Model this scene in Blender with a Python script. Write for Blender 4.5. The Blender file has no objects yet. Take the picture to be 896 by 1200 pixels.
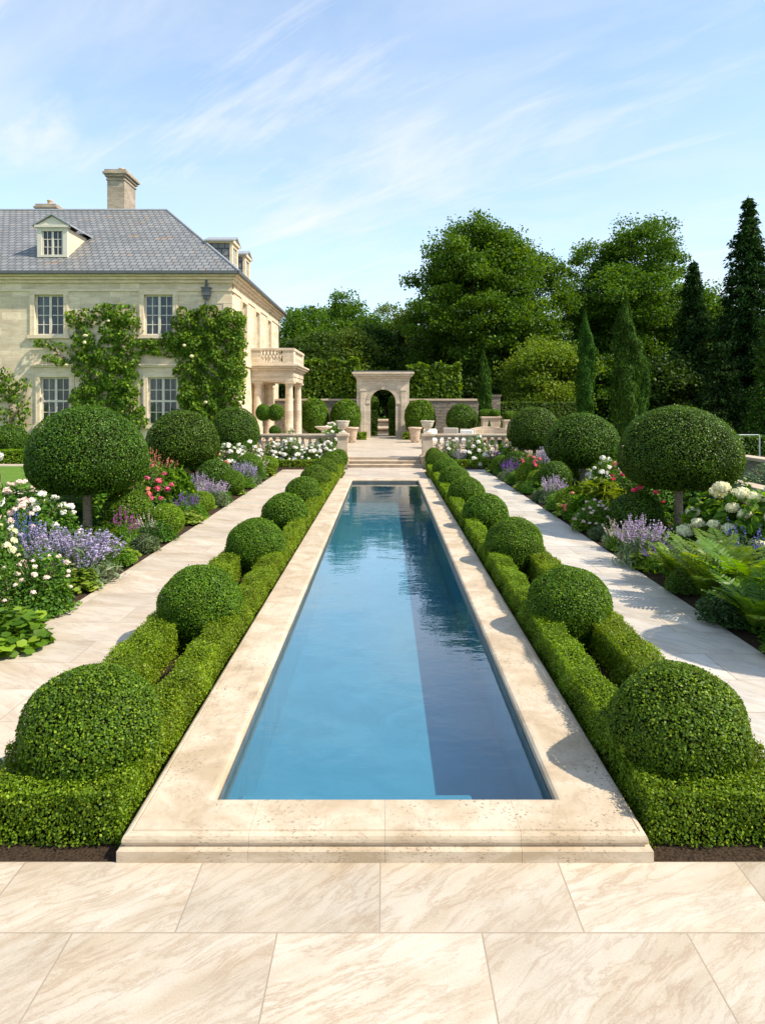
import bpy, math, random
import numpy as np
from mathutils import Vector, Matrix
rng = np.random.default_rng(11)
random.seed(5)
S = bpy.context.scene
COL = S.collection
PI = math.pi
# the camera stands at (0,0,2.55) looking along +Y; F is its focal length in photo pixels
CZ, F, CX, HY = 2.55, 800.0, 451.0, 473.0
def gx(px, Y): return (px - CX) * Y / F
def gz(py, Y): return CZ + (HY - py) * Y / F
def gy(py, h=0.0): return F * (CZ - h) / (py - HY)

# ------------------------------------------------------------------ naming
def tag(o, label=None, cat=None, group=None, kind=None):
    if label: o['label'] = label
    if cat: o['category'] = cat
    if group: o['group'] = group
    if kind: o['kind'] = kind
    return o
def empty(name, loc=(0, 0, 0), rz=0.0, sc=None):
    o = bpy.data.objects.new(name, None)
    o.empty_display_size = 0.2
    o.location = loc
    o.rotation_euler = (0, 0, rz)
    if sc is not None: o.scale = sc if hasattr(sc, '__len__') else (sc, sc, sc)
    COL.objects.link(o)
    return o
def link(name, me, parent=None, loc=(0, 0, 0), rot=(0, 0, 0), sc=(1, 1, 1)):
    o = bpy.data.objects.new(name, me)
    COL.objects.link(o)
    if parent: o.parent = parent
    o.location = loc; o.rotation_euler = rot; o.scale = sc
    return o
def copy_tree(o, parent=None):
    c = o.copy(); COL.objects.link(c)
    if parent: c.parent = parent
    for ch in list(o.children): copy_tree(ch, c)
    return c

# ------------------------------------------------------------------ meshes
class MB:
    """collects boxes, lathes, tubes and prisms into ONE mesh"""
    def __init__(s): s.v, s.f, s.sm = [], [], []
    def add(s, vs, fs, smooth=False):
        b = len(s.v); s.v += [tuple(p) for p in vs]
        for f in fs: s.f.append([b + i for i in f]); s.sm.append(smooth)
        return s
    def box(s, x0, x1, y0, y1, z0, z1):
        v = [(x0, y0, z0), (x1, y0, z0), (x1, y1, z0), (x0, y1, z0), (x0, y0, z1), (x1, y0, z1), (x1, y1, z1), (x0, y1, z1)]
        return s.add(v, [(3, 2, 1, 0), (4, 5, 6, 7), (0, 1, 5, 4), (1, 2, 6, 5), (2, 3, 7, 6), (3, 0, 4, 7)])
    def loft(s, rings, smooth=False, caps=True, closed=True):
        n = len(rings[0]); vs = [p for r in rings for p in r]; fs = []
        for i in range(len(rings) - 1):
            for j in range(n if closed else n - 1):
                k = (j + 1) % n
                fs.append((i * n + j, i * n + k, (i + 1) * n + k, (i + 1) * n + j))
        s.add(vs, fs, smooth)
        if caps:
            s.add(rings[0][::-1], [list(range(n))]); s.add(rings[-1], [list(range(n))])
        return s
    def lathe(s, prof, c=(0, 0, 0), seg=20, smooth=True):
        rings = [[(c[0] + r * math.cos(2 * PI * j / seg), c[1] + r * math.sin(2 * PI * j / seg), c[2] + z) for j in range(seg)] for r, z in prof]
        return s.loft(rings, smooth)
    def sqlathe(s, prof, c=(0, 0, 0)):
        rings = [[(c[0] - r, c[1] - r, c[2] + z), (c[0] + r, c[1] - r, c[2] + z), (c[0] + r, c[1] + r, c[2] + z), (c[0] - r, c[1] + r, c[2] + z)] for r, z in prof]
        return s.loft(rings)
    def tube(s, pts, rad, seg=8):
        pts = [Vector(p) for p in pts]; rings = []
        for i, p in enumerate(pts):
            d = (pts[min(i + 1, len(pts) - 1)] - pts[max(i - 1, 0)]).normalized()
            a = d.cross(Vector((0, 1, 0.01)))
            if a.length < 1e-3: a = d.cross(Vector((1, 0, 0)))
            a.normalize(); b = d.cross(a)
            r = rad[i] if hasattr(rad, '__len__') else rad
            rings.append([tuple(p + (a * math.cos(2 * PI * j / seg) + b * math.sin(2 * PI * j / seg)) * r) for j in range(seg)])
        return s.loft(rings, True)
    def prism(s, poly, axis, a, b):
        """poly = list of 2-D points; extruded along axis from a to b"""
        def P(u, v, t): return {'x': (t, u, v), 'y': (u, t, v), 'z': (u, v, t)}[axis]
        r0 = [P(u, v, a) for u, v in poly]; r1 = [P(u, v, b) for u, v in poly]
        return s.loft([r0, r1])
    def mesh(s, name, mat=None):
        me = bpy.data.meshes.new(name)
        me.from_pydata(s.v, [], s.f)
        if mat: me.materials.append(mat)
        me.polygons.foreach_set('use_smooth', s.sm)
        import bmesh
        bm = bmesh.new(); bm.from_mesh(me); bmesh.ops.recalc_face_normals(bm, faces=bm.faces); bm.to_mesh(me); bm.free()
        uv = me.uv_layers.new(name='UVMap')
        co = np.array([v.co for v in me.vertices])
        luv = np.zeros((len(me.loops), 2))
        for p in me.polygons:
            n = np.array(p.normal)
            u = np.array((1.0, 0, 0)) if abs(n[2]) > .97 else np.array((-n[1], n[0], 0.0))
            u = u / (np.linalg.norm(u) + 1e-9)
            w = np.cross(n, u) if abs(n[2]) <= .97 else np.array((0, 1.0, 0))
            for li in p.loop_indices:
                c = co[me.loops[li].vertex_index]
                luv[li] = (c @ u, c @ w)
        uv.data.foreach_set('uv', luv.ravel())
        return me
    def build(s, name, mat, parent=None, bevel=0.0, loc=(0, 0, 0), rot=(0, 0, 0)):
        o = link(name, s.mesh(name, mat), parent, loc, rot)
        if bevel:
            m = o.modifiers.new('bevel', 'BEVEL'); m.width = bevel; m.segments = 2; m.limit_method = 'ANGLE'; m.angle_limit = .6
        return o

def np_mesh(name, parts, mats):
    """parts: list of (verts, quads, rnd, material index); one mesh"""
    me = bpy.data.meshes.new(name)
    V, Q, A, M = [], [], [], []; b = 0
    for v, q, a, m in parts:
        V.append(v); Q.append(q + b); A.append(a); M.append(np.full(len(q), m, np.int32)); b += len(v)
    V = np.concatenate(V).astype(np.float32); Q = np.concatenate(Q).astype(np.int32); A = np.concatenate(A).astype(np.float32); M = np.concatenate(M)
    me.vertices.add(len(V)); me.vertices.foreach_set('co', V.ravel())
    me.loops.add(Q.size); me.loops.foreach_set('vertex_index', Q.ravel())
    me.polygons.add(len(Q)); me.polygons.foreach_set('loop_start', np.arange(len(Q), dtype=np.int32) * 4)
    me.polygons.foreach_set('material_index', M)
    for m in mats: me.materials.append(m)
    me.update(calc_edges=True)
    at = me.attributes.new('rnd', 'FLOAT', 'POINT'); at.data.foreach_set('value', A)
    me.validate()
    return me
def unit(a): return a / (np.linalg.norm(a, axis=1, keepdims=True) + 1e-9)
def leaves(P, Nn, size, asp=.7, tilt=.6, tdir=None, oval=False, rnd=None, curl=.12):
    """one small folded leaf per point: a rhombus, or a six-point oval"""
    n = len(P)
    if np.ndim(size) == 0: size = size * rng.uniform(.7, 1.25, n)
    N_ = unit(unit(Nn) + tilt * rng.normal(size=(n, 3)))
    T = rng.normal(size=(n, 3)) if tdir is None else np.broadcast_to(tdir, (n, 3)) + .35 * rng.normal(size=(n, 3))
    T = unit(T - (T * N_).sum(1, keepdims=True) * N_)
    B = np.cross(N_, T); s = size[:, None]
    r = rng.random(n) if rnd is None else rnd
    if not oval:
        v = np.stack([P - T * s * .5, P + B * s * asp * .5 + N_ * s * curl, P + T * s * .5, P - B * s * asp * .5 + N_ * s * curl], 1).reshape(-1, 3)
        return v, np.arange(4 * n).reshape(n, 4), np.repeat(r, 4)
    w = asp * .5
    v = np.stack([P - T * s * .5, P - T * s * .2 + B * s * w + N_ * s * curl, P + T * s * .22 + B * s * w * .85 + N_ * s * curl, P + T * s * .52 - N_ * s * .08,
                  P + T * s * .22 - B * s * w * .85 + N_ * s * curl, P - T * s * .2 - B * s * w + N_ * s * curl], 1).reshape(-1, 3)
    i = np.arange(n)[:, None] * 6
    q = np.concatenate([i + np.array([[0, 1, 2, 3]]), i + np.array([[0, 3, 4, 5]])])
    return v, q, np.repeat(r, 6)
def sphere_pts(n, zmin=-1.0, g=None):
    g = g or rng
    z = g.uniform(zmin, 1, n); a = g.uniform(0, 2 * PI, n); r = np.sqrt(1 - z * z)
    return np.stack([r * np.cos(a), r * np.sin(a), z], 1)
def lump(D, k=9, amp=.05, seed=0, f=3.0):
    g = np.random.default_rng(seed); s = np.zeros(len(D))
    for _ in range(k):
        w = g.normal(size=3) * f; s += np.sin(D @ w + g.uniform(0, 6.28))
    return 1 + amp * s / math.sqrt(k)
def blob_core(shape, nu=28, nv=14):
    """closed lumpy solid given by shape(directions) -> points, as quads"""
    th = np.linspace(0.02, PI - .02, nv); ph = np.linspace(0, 2 * PI, nu, endpoint=False)
    D = np.array([[math.sin(t) * math.cos(p), math.sin(t) * math.sin(p), math.cos(t)] for t in th for p in ph])
    V = shape(D); Q = []
    for i in range(nv - 1):
        for j in range(nu):
            k = (j + 1) % nu; Q.append((i * nu + j, (i + 1) * nu + j, (i + 1) * nu + k, i * nu + k))
    return V, np.array(Q), np.full(len(V), .5)
def np_tubes(chains, seg=5):
    """tapered stems: list of (points array, radii array)"""
    V, Q, b = [], [], 0
    for p, r in chains:
        p = np.asarray(p, float); m = len(p)
        d = np.gradient(p, axis=0); d = unit(d)
        ref = np.array([0.13, .99, .05]) if abs(d[0][1]) < .9 else np.array([1.0, 0, 0])
        a = unit(np.cross(d, ref)); c = np.cross(d, a)
        for i in range(m):
            for j in range(seg):
                t = 2 * PI * j / seg; V.append(p[i] + (a[i] * math.cos(t) + c[i] * math.sin(t)) * r[i])
        for i in range(m - 1):
            for j in range(seg):
                k = (j + 1) % seg; Q.append((b + i * seg + j, b + i * seg + k, b + (i + 1) * seg + k, b + (i + 1) * seg + j))
        b += m * seg
    return np.array(V), np.array(Q), np.full(len(V), .5)

# ------------------------------------------------------------------ materials
def new_mat(name):
    m = bpy.data.materials.new(name); m.use_nodes = True
    nt = m.node_tree; nt.nodes.clear()
    return m, nt
def nd(nt, t, ins=None, **at):
    n = nt.nodes.new(t)
    for k, v in at.items(): setattr(n, k, v)
    for k, v in (ins or {}).items():
        s = n.inputs[k]
        if isinstance(v, bpy.types.NodeSocket): nt.links.new(v, s)
        else: s.default_value = v
    return n
def rgb(c): return (c[0], c[1], c[2], 1.0)
def ramp(nt, fac, stops, interp='LINEAR'):
    n = nd(nt, 'ShaderNodeValToRGB', {'Fac': fac}); cr = n.color_ramp; cr.interpolation = interp
    while len(cr.elements) < len(stops): cr.elements.new(.5)
    for e, (p, c) in zip(cr.elements, stops):
        e.position = p; e.color = rgb(c) if hasattr(c, '__len__') else (c, c, c, 1)
    return n.outputs['Color']
def mix(nt, f, a, b, blend='MIX'):
    n = nt.nodes.new('ShaderNodeMix'); n.data_type = 'RGBA'; n.blend_type = blend
    for idx, v in ((0, f), (6, a), (7, b)):
        if isinstance(v, bpy.types.NodeSocket): nt.links.new(v, n.inputs[idx])
        else: n.inputs[idx].default_value = v if idx == 0 else rgb(v)
    return n.outputs[2]
def math_(nt, op, a, b=0.0):
    n = nt.nodes.new('ShaderNodeMath'); n.operation = op
    for i, v in enumerate((a, b)):
        if isinstance(v, bpy.types.NodeSocket): nt.links.new(v, n.inputs[i])
        else: n.inputs[i].default_value = v
    return n.outputs[0]
def noise(nt, vec, scale, detail=4.0, rough=.55, dist=0.0):
    return nd(nt, 'ShaderNodeTexNoise', {'Vector': vec, 'Scale': scale, 'Detail': detail, 'Roughness': rough, 'Distortion': dist})
def finish(nt, color, rough=.6, spec=.3, height=None, hstr=.2, hdist=.02, extra=None):
    p = nd(nt, 'ShaderNodeBsdfPrincipled')
    for k, v in (('Base Color', color), ('Roughness', rough), ('Specular IOR Level', spec)):
        if isinstance(v, bpy.types.NodeSocket): nt.links.new(v, p.inputs[k])
        else: p.inputs[k].default_value = rgb(v) if k == 'Base Color' else v
    for k, v in (extra or {}).items(): p.inputs[k].default_value = v
    if height is not None:
        b = nd(nt, 'ShaderNodeBump', {'Height': height, 'Strength': hstr, 'Distance': hdist})
        nt.links.new(b.outputs['Normal'], p.inputs['Normal'])
    o = nd(nt, 'ShaderNodeOutputMaterial', {'Surface': p.outputs['BSDF']})
    return p
def coords(nt, kind='Object'): return nd(nt, 'ShaderNodeTexCoord').outputs[kind]
def vmap(nt, vec, sc=(1, 1, 1), rot=(0, 0, 0), loc=(0, 0, 0)):
    return nd(nt, 'ShaderNodeMapping', {'Vector': vec, 'Scale': sc, 'Rotation': rot, 'Location': loc}).outputs['Vector']

def plain(name, c, rough=.6, spec=.3, var=.25, scale=6.0, bump=.0, metal=0.0):
    m, nt = new_mat(name); co = coords(nt)
    nz = noise(nt, co, scale, 6)
    d = tuple(x * (1 - var) for x in c); l = tuple(min(1, x * (1 + var)) for x in c)
    finish(nt, ramp(nt, nz.outputs['Fac'], [(.3, d), (.7, l)]), rough, spec, nz.outputs['Fac'] if bump else None, bump, .02, {'Metallic': metal})
    return m
def leaf_mat(name, c1, c2, c3=None, trans=.35, rough=.45, spec=.35, gl=None):
    """leaf: colour runs c1..c2 (a few c3) leaf by leaf; thin, so light comes through"""
    m, nt = new_mat(name)
    a = nd(nt, 'ShaderNodeAttribute', attribute_name='rnd').outputs['Fac']
    stops = [(0.0, c1), (.8, c2)] + ([(1.0, c3)] if c3 else [])
    col = ramp(nt, a, stops)
    nz = noise(nt, coords(nt), 2.2, 2)
    hs = nd(nt, 'ShaderNodeHueSaturation', {'Color': col})
    oi = nd(nt, 'ShaderNodeObjectInfo').outputs['Random']
    v = math_(nt, 'ADD', math_(nt, 'MULTIPLY', nz.outputs['Fac'], 1.1), .45)
    v = math_(nt, 'ADD', v, math_(nt, 'MULTIPLY', oi, .16)); v = math_(nt, 'SUBTRACT', v, .08)
    nt.links.new(v, hs.inputs['Value'])
    nt.links.new(math_(nt, 'ADD', math_(nt, 'MULTIPLY', oi, .02), .49), hs.inputs['Hue'])
    p = nd(nt, 'ShaderNodeBsdfPrincipled', {'Base Color': hs.outputs['Color'], 'Roughness': rough, 'Specular IOR Level': spec})
    tcol = nd(nt, 'ShaderNodeHueSaturation', {'Color': hs.outputs['Color'], 'Hue': .482, 'Saturation': 1.1, 'Value': 1.5})
    t = nd(nt, 'ShaderNodeBsdfTranslucent', {'Color': tcol.outputs['Color']})
    ms = nd(nt, 'ShaderNodeMixShader', {0: trans, 1: p.outputs[0], 2: t.outputs[0]})
    nd(nt, 'ShaderNodeOutputMaterial', {'Surface': ms.outputs[0]})
    return m
def petal_mat(name, c1, c2, trans=.3):
    return leaf_mat(name, c1, c2, None, trans, .6, .2)

def marble(name, bw, rh, off, base_a, base_b, vein, vs=1.0, rot=.7, joint=(.33, .26, .19), jw=.0045, grey=None, rough=.42):
    m, nt = new_mat(name); uv = coords(nt, 'UV')
    br = nd(nt, 'ShaderNodeTexBrick', {'Vector': vmap(nt, uv, loc=(off[0], off[1], 0)), 'Color1': rgb((0, 0, 0)), 'Color2': rgb((1, 1, 1)), 'Mortar': rgb((.5, .5, .5)),
            'Scale': 1.0, 'Mortar Size': jw, 'Mortar Smooth': .3, 'Bias': 0.0, 'Brick Width': bw, 'Row Height': rh}, offset=.5, squash=1.0)
    slab = br.outputs['Color']
    shift = nd(nt, 'ShaderNodeVectorMath', {0: slab, 1: (37.0, 19.0, 11.0)}, operation='MULTIPLY').outputs[0]
    pos = nd(nt, 'ShaderNodeVectorMath', {0: uv, 1: shift}, operation='ADD').outputs[0]
    ang = math_(nt, 'MULTIPLY', math_(nt, 'SUBTRACT', slab, .5), .5)
    ro = nd(nt, 'ShaderNodeVectorRotate', {'Vector': pos, 'Angle': math_(nt, 'ADD', ang, rot)}, rotation_type='Z_AXIS').outputs[0]
    wv = noise(nt, pos, 1.3, 3); wob = nd(nt, 'ShaderNodeVectorMath', {0: wv.outputs['Color'], 1: (.16, .16, 0)}, operation='MULTIPLY').outputs[0]
    ro = nd(nt, 'ShaderNodeVectorMath', {0: ro, 1: wob}, operation='ADD').outputs[0]
    mp = vmap(nt, ro, (.9 * vs, 4.6 * vs, 1))
    n1 = noise(nt, mp, .9, 9, .6, .25); n2 = noise(nt, mp, 1.5, 12, .68, .5); n3 = noise(nt, pos, 1.3, 3)
    base = mix(nt, ramp(nt, n1.outputs['Fac'], [(.36, 0.0), (.62, 1.0)]), base_a, base_b)
    v1 = ramp(nt, n2.outputs['Fac'], [(.46, 0.0), (.50, .9), (.52, .35), (.56, 0.0)])
    v2 = ramp(nt, n1.outputs['Fac'], [(.55, 0.0), (.72, .75)])
    col = mix(nt, math_(nt, 'MULTIPLY', v1, math_(nt, 'MULTIPLY', n3.outputs['Fac'], .85)), base, vein)
    col = mix(nt, math_(nt, 'MULTIPLY', v2, .6), col, tuple(.55 * b + .45 * v for b, v in zip(base_b, vein)))
    if grey: col = mix(nt, math_(nt, 'MULTIPLY', ramp(nt, n3.outputs['Fac'], [(.45, 0.0), (.7, 1.0)]), .5), col, grey)
    tone = ramp(nt, slab, [(0.0, .86), (1.0, 1.06)])
    col = mix(nt, 1.0, col, tone, 'MULTIPLY')
    col = mix(nt, br.outputs['Fac'], col, joint)
    gr = noise(nt, uv, 110, 3, .7); col = mix(nt, 1.0, col, ramp(nt, gr.outputs['Fac'], [(.3, .88), (.7, 1.08)]), 'MULTIPLY')
    st_ = noise(nt, uv, 2.4, 6, .65); col = mix(nt, 1.0, col, ramp(nt, st_.outputs['Fac'], [(.3, .90), (.6, 1.03)]), 'MULTIPLY')
    spots = noise(nt, uv, 26, 2); col = mix(nt, ramp(nt, spots.outputs['Fac'], [(.74, 0.0), (.78, .5)]), col, (.3, .25, .2))
    h = math_(nt, 'SUBTRACT', math_(nt, 'MULTIPLY', n2.outputs['Fac'], .12), math_(nt, 'MULTIPLY', br.outputs['Fac'], 1.0))
    rg = ramp(nt, n1.outputs['Fac'], [(.3, rough - .08), (.7, rough + .12)])
    finish(nt, col, rg, .4, h, .35, .006)
    return m
def travertine(name, a, b, pit=(.22, .17, .12), joints=None, blotch=(.42, .36, .28), sc=1.0, dirt=.35):
    m, nt = new_mat(name); co = coords(nt)
    n1 = noise(nt, vmap(nt, co, (1, 1, 3)), 2.2 * sc, 8, .6, .6); n2 = noise(nt, co, 34 * sc, 5, .6); n3 = noise(nt, co, .8 * sc, 5, .6)
    n5 = noise(nt, vmap(nt, co, (2.2, 1.1, 6)), 7 * sc, 8, .7, .8)
    col = ramp(nt, n1.outputs['Fac'], [(.38, a), (.60, b)])
    col = mix(nt, math_(nt, 'MULTIPLY', ramp(nt, n5.outputs['Fac'], [(.50, 0.0), (.66, 1.0)]), .34), col, tuple(.62 * x for x in a))
    col = mix(nt, math_(nt, 'MULTIPLY', ramp(nt, n3.outputs['Fac'], [(.5, 0.0), (.72, 1.0)]), dirt), col, blotch)
    pv = noise(nt, vmap(nt, co, (1, 1, 2.2)), 42 * sc, 3, .6)
    pm = ramp(nt, pv.outputs['Fac'], [(.585, 0.0), (.63, 1.0)])
    big = noise(nt, co, 3.5 * sc, 3)
    pm = math_(nt, 'MULTIPLY', pm, ramp(nt, big.outputs['Fac'], [(.42, 0.0), (.62, 1.0)]))
    col = mix(nt, math_(nt, 'MULTIPLY', pm, .85), col, pit)
    h = math_(nt, 'SUBTRACT', math_(nt, 'MULTIPLY', n2.outputs['Fac'], .25), pm)
    if joints:
        br = nd(nt, 'ShaderNodeTexBrick', {'Vector': coords(nt, 'UV'), 'Color1': rgb((0, 0, 0)), 'Color2': rgb((1, 1, 1)), 'Mortar': rgb((.5, .5, .5)), 'Scale': 1.0,
                'Mortar Size': joints[2], 'Mortar Smooth': .2, 'Bias': 0.0, 'Brick Width': joints[0], 'Row Height': joints[1]}, offset=.5)
        tone = ramp(nt, br.outputs['Color'], [(0.0, .8), (1.0, 1.08)])
        col = mix(nt, 1.0, col, tone, 'MULTIPLY')
        col = mix(nt, math_(nt, 'MULTIPLY', br.outputs['Fac'], .55), col, joints[3] if len(joints) > 3 else (.4, .33, .24))
        h = math_(nt, 'SUBTRACT', h, math_(nt, 'MULTIPLY', br.outputs['Fac'], 1.5))
    finish(nt, col, .75, .25, h, .3, .008)
    return m
M = {}
M['paving'] = marble('marble_paving', .985, .51, (.027, .28), (.46, .375, .275), (.55, .485, .395), (.27, .17, .09), 1.45, -.62)
M['path'] = marble('marble_path', 1.45, .62, (.2, .1), (.50, .40, .30), (.585, .505, .41), (.34, .235, .15), .8, .5, jw=.004)
M['path_grey'] = marble('grey_marble_path', 1.5, .66, (.5, .3), (.54, .46, .365), (.62, .57, .50), (.22, .18, .15), .8, .9, jw=.006, grey=(.47, .43, .38))
M['terrace'] = marble('terrace_paving', 1.0, .7, (.1, .1), (.51, .41, .31), (.57, .49, .39), (.40, .29, .19), .8, .5, jw=.006)
M['coping'] = travertine('travertine_coping', (.41, .315, .21), (.56, .465, .35), dirt=.35, blotch=(.36, .29, .21))
M['stone'] = travertine('garden_stone', (.42, .32, .22), (.56, .455, .335), dirt=.55, blotch=(.33, .28, .22))
M['trim'] = travertine('dressed_limestone', (.67, .52, .355), (.77, .64, .47), dirt=.25)
M['wall'] = travertine('limestone_ashlar', (.67, .525, .36), (.80, .665, .485), joints=(.92, .36, .008, (.46, .39, .29)), dirt=.35, blotch=(.52, .43, .33), sc=.7)
M['arch'] = travertine('arch_stone', (.54, .445, .325), (.67, .57, .44), joints=(.9, .42, .008), dirt=.4, blotch=(.42, .37, .31))
M['chimney'] = travertine('weathered_chimney_stone', (.33, .265, .20), (.46, .38, .295), joints=(.7, .3, .012), dirt=.5, blotch=(.25, .22, .18))
M['garden_wall'] = travertine('old_rubble_wall', (.13, .11, .085), (.27, .23, .18), joints=(.42, .19, .022, (.08, .07, .055)), dirt=.6, blotch=(.22, .2, .17), sc=1.5)
M['lead'] = plain('lead_grey', (.10, .105, .11), .5, .4, .2, 8)
M['lead_roof'] = plain('weathered_lead', (.27, .28, .30), .5, .4, .15, 8)
M['white_paint'] = plain('cream_painted_wood', (.62, .57, .47), .5, .4, .06, 5)
M['terracotta'] = plain('weathered_terracotta', (.50, .38, .28), .85, .15, .3, 9, .3)
M['urn'] = plain('weathered_urn_stone', (.58, .50, .40), .85, .15, .25, 9, .3)
M['soil'] = plain('dark_mulch', (.045, .030, .019), .95, .1, .6, 60, .8)
M['bark'] = plain('grey_brown_bark', (.30, .23, .155), .9, .1, .4, 25, .6)
M['dark_bark'] = plain('dark_bark', (.055, .042, .03), .9, .1, .4, 6, .6)
M['metal'] = plain('grey_painted_metal', (.34, .38, .36), .4, .5, .1, 12)
M['curtain'] = plain('pale_curtain', (.40, .37, .32), .8, .1, .1, 5)
M['cushion'] = plain('white_cushion', (.74, .71, .66), .8, .1, .08, 5)
M['wicker'] = plain('pale_wicker', (.50, .44, .36), .8, .1, .2, 60, .4)

def make_slate():
    m, nt = new_mat('blue_grey_slate'); uv = coords(nt, 'UV'); co = coords(nt)
    br = nd(nt, 'ShaderNodeTexBrick', {'Vector': uv, 'Color1': rgb((0, 0, 0)), 'Color2': rgb((1, 1, 1)), 'Mortar': rgb((.1, .1, .1)), 'Scale': 1.0,
            'Mortar Size': .03, 'Mortar Smooth': .4, 'Bias': 0.0, 'Brick Width': .34, 'Row Height': .38}, offset=.5)
    col = ramp(nt, br.outputs['Color'], [(0.0, (.150, .156, .160)), (.5, (.180, .184, .185)), (1.0, (.215, .218, .215))])
    n1 = noise(nt, vmap(nt, co, (1, 1.6, 1.6)), 1.1, 6, .6); n2 = noise(nt, co, .42, 4, .6); n4 = noise(nt, co, 7, 4)
    col = mix(nt, math_(nt, 'MULTIPLY', ramp(nt, n4.outputs['Fac'], [(.5, 0.0), (.72, 1.0)]), .35), col, (.24, .225, .17))
    li = math_(nt, 'MULTIPLY', ramp(nt, n1.outputs['Fac'], [(.585, 0.0), (.64, 1.0)]), ramp(nt, br.outputs['Color'], [(.35, 0.0), (.6, 1.0)]))
    col = mix(nt, math_(nt, 'MULTIPLY', li, .7), col, (.30, .17, .085))
    col = mix(nt, math_(nt, 'MULTIPLY', ramp(nt, n2.outputs['Fac'], [(.5, 0.0), (.7, .5)]), .6), col, (.33, .33, .32))
    col = mix(nt, br.outputs['Fac'], col, (.045, .048, .055))  # slate joints, with the shadow of the gaps coloured in
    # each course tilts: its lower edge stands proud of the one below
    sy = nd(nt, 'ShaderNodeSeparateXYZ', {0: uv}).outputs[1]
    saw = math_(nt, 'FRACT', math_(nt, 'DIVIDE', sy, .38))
    col = mix(nt, ramp(nt, saw, [(0.0, .8), (.10, .55), (.2, 0.0)]), col, (.05, .05, .052))  # shadow line at the lower edge of each course, painted into the colour
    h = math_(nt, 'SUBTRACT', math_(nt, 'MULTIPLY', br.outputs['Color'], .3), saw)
    finish(nt, col, .55, .4, h, .6, .03)
    return m
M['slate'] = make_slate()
def make_glass():
    m, nt = new_mat('window_glass'); lw = nd(nt, 'ShaderNodeFresnel', {'IOR': 1.5})
    tr = nd(nt, 'ShaderNodeBsdfTransparent', {'Color': rgb((.72, .77, .78))}); gl = nd(nt, 'ShaderNodeBsdfGlossy', {'Color': rgb((.9, .95, 1)), 'Roughness': .02})
    nz = noise(nt, coords(nt), 1.6, 1); b = nd(nt, 'ShaderNodeBump', {'Height': nz.outputs['Fac'], 'Strength': .12, 'Distance': .05})
    nt.links.new(b.outputs['Normal'], gl.inputs['Normal'])
    f = lw.outputs[0]
    ms = nd(nt, 'ShaderNodeMixShader', {0: f, 1: tr.outputs[0], 2: gl.outputs[0]}); nd(nt, 'ShaderNodeOutputMaterial', {'Surface': ms.outputs[0]})
    return m
M['glass'] = make_glass()
def make_water():
    m, nt = new_mat('pool_water'); co = coords(nt)
    n1 = noise(nt, vmap(nt, co, (1.0, 1.5, 1)), 1.5, 3, .5); n2 = noise(nt, vmap(nt, co, (1.2, 2.0, 1)), 7.0, 2, .5, .6)
    h = math_(nt, 'ADD', math_(nt, 'MULTIPLY', n1.outputs['Fac'], 1.0), math_(nt, 'MULTIPLY', n2.outputs['Fac'], .16))
    b = nd(nt, 'ShaderNodeBump', {'Height': h, 'Strength': .17, 'Distance': .026})
    lw = nd(nt, 'ShaderNodeLayerWeight', {'Blend': .5, 'Normal': b.outputs['Normal']}).outputs['Facing']
    fr = math_(nt, 'ADD', math_(nt, 'MULTIPLY', math_(nt, 'POWER', lw, 3.2), .96), .02)
    tr = nd(nt, 'ShaderNodeBsdfTransparent', {'Color': rgb((.64, .86, .92))})
    gl = nd(nt, 'ShaderNodeBsdfGlossy', {'Color': rgb((1, 1, 1)), 'Roughness': .0, 'Normal': b.outputs['Normal']})
    ms = nd(nt, 'ShaderNodeMixShader', {0: fr, 1: tr.outputs[0], 2: gl.outputs[0]})
    nd(nt, 'ShaderNodeOutputMaterial', {'Surface': ms.outputs[0]})
    return m
M['water'] = make_water()
def make_basin():
    m, nt = new_mat('blue_pool_plaster'); co = coords(nt)
    n1 = noise(nt, co, 2.5, 6, .6, 1.0); v = nd(nt, 'ShaderNodeTexVoronoi', {'Vector': co, 'Scale': 5.0}, feature='SMOOTH_F1')
    col = ramp(nt, n1.outputs['Fac'], [(.3, (.058, .20, .275)), (.7, (.085, .245, .325))])
    finish(nt, col, .7, .2)
    return m
M['basin'] = make_basin()
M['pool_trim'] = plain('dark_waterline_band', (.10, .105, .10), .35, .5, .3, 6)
def make_grass():
    m, nt = new_mat('lawn_grass'); co = coords(nt)
    n1 = noise(nt, co, 1.1, 5); n2 = noise(nt, co, 60, 3)
    c = ramp(nt, n1.outputs['Fac'], [(.3, (.10, .20, .025)), (.7, (.16, .27, .035))])
    c = mix(nt, math_(nt, 'MULTIPLY', n2.outputs['Fac'], .5), c, (.06, .13, .015))
    finish(nt, c, .8, .2, n2.outputs['Fac'], .8, .04)
    return m
M['grass'] = make_grass()
# foliage (linear base colours)
M['box'] = leaf_mat('box_leaf', (.034, .088, .004), (.110, .210, .008), (.25, .35, .018), .30, .5, .25)
M['box_lime'] = leaf_mat('young_box_leaf', (.065, .135, .004), (.185, .295, .009), (.34, .43, .025), .34, .5, .25)
M['topiary'] = leaf_mat('clipped_yew_leaf', (.022, .066, .004), (.074, .158, .008), (.17, .27, .018), .28, .45, .28)
M['twigs'] = plain('hedge_twigs', (.012, .015, .005), .95, .0, .3, 30)  # twiggy core, coloured near black to paint shade into the leaf gaps
M['oak'] = leaf_mat('oak_leaf', (.028, .070, .006), (.095, .180, .012), (.19, .27, .025), .38, .55, .2)
M['oak_dark'] = leaf_mat('dark_tree_leaf', (.020, .048, .007), (.058, .118, .011), (.11, .17, .02), .32, .55, .2)
M['maple'] = leaf_mat('maple_leaf', (.08, .15, .014), (.17, .26, .025), (.26, .33, .05), .42, .55, .2)
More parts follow.
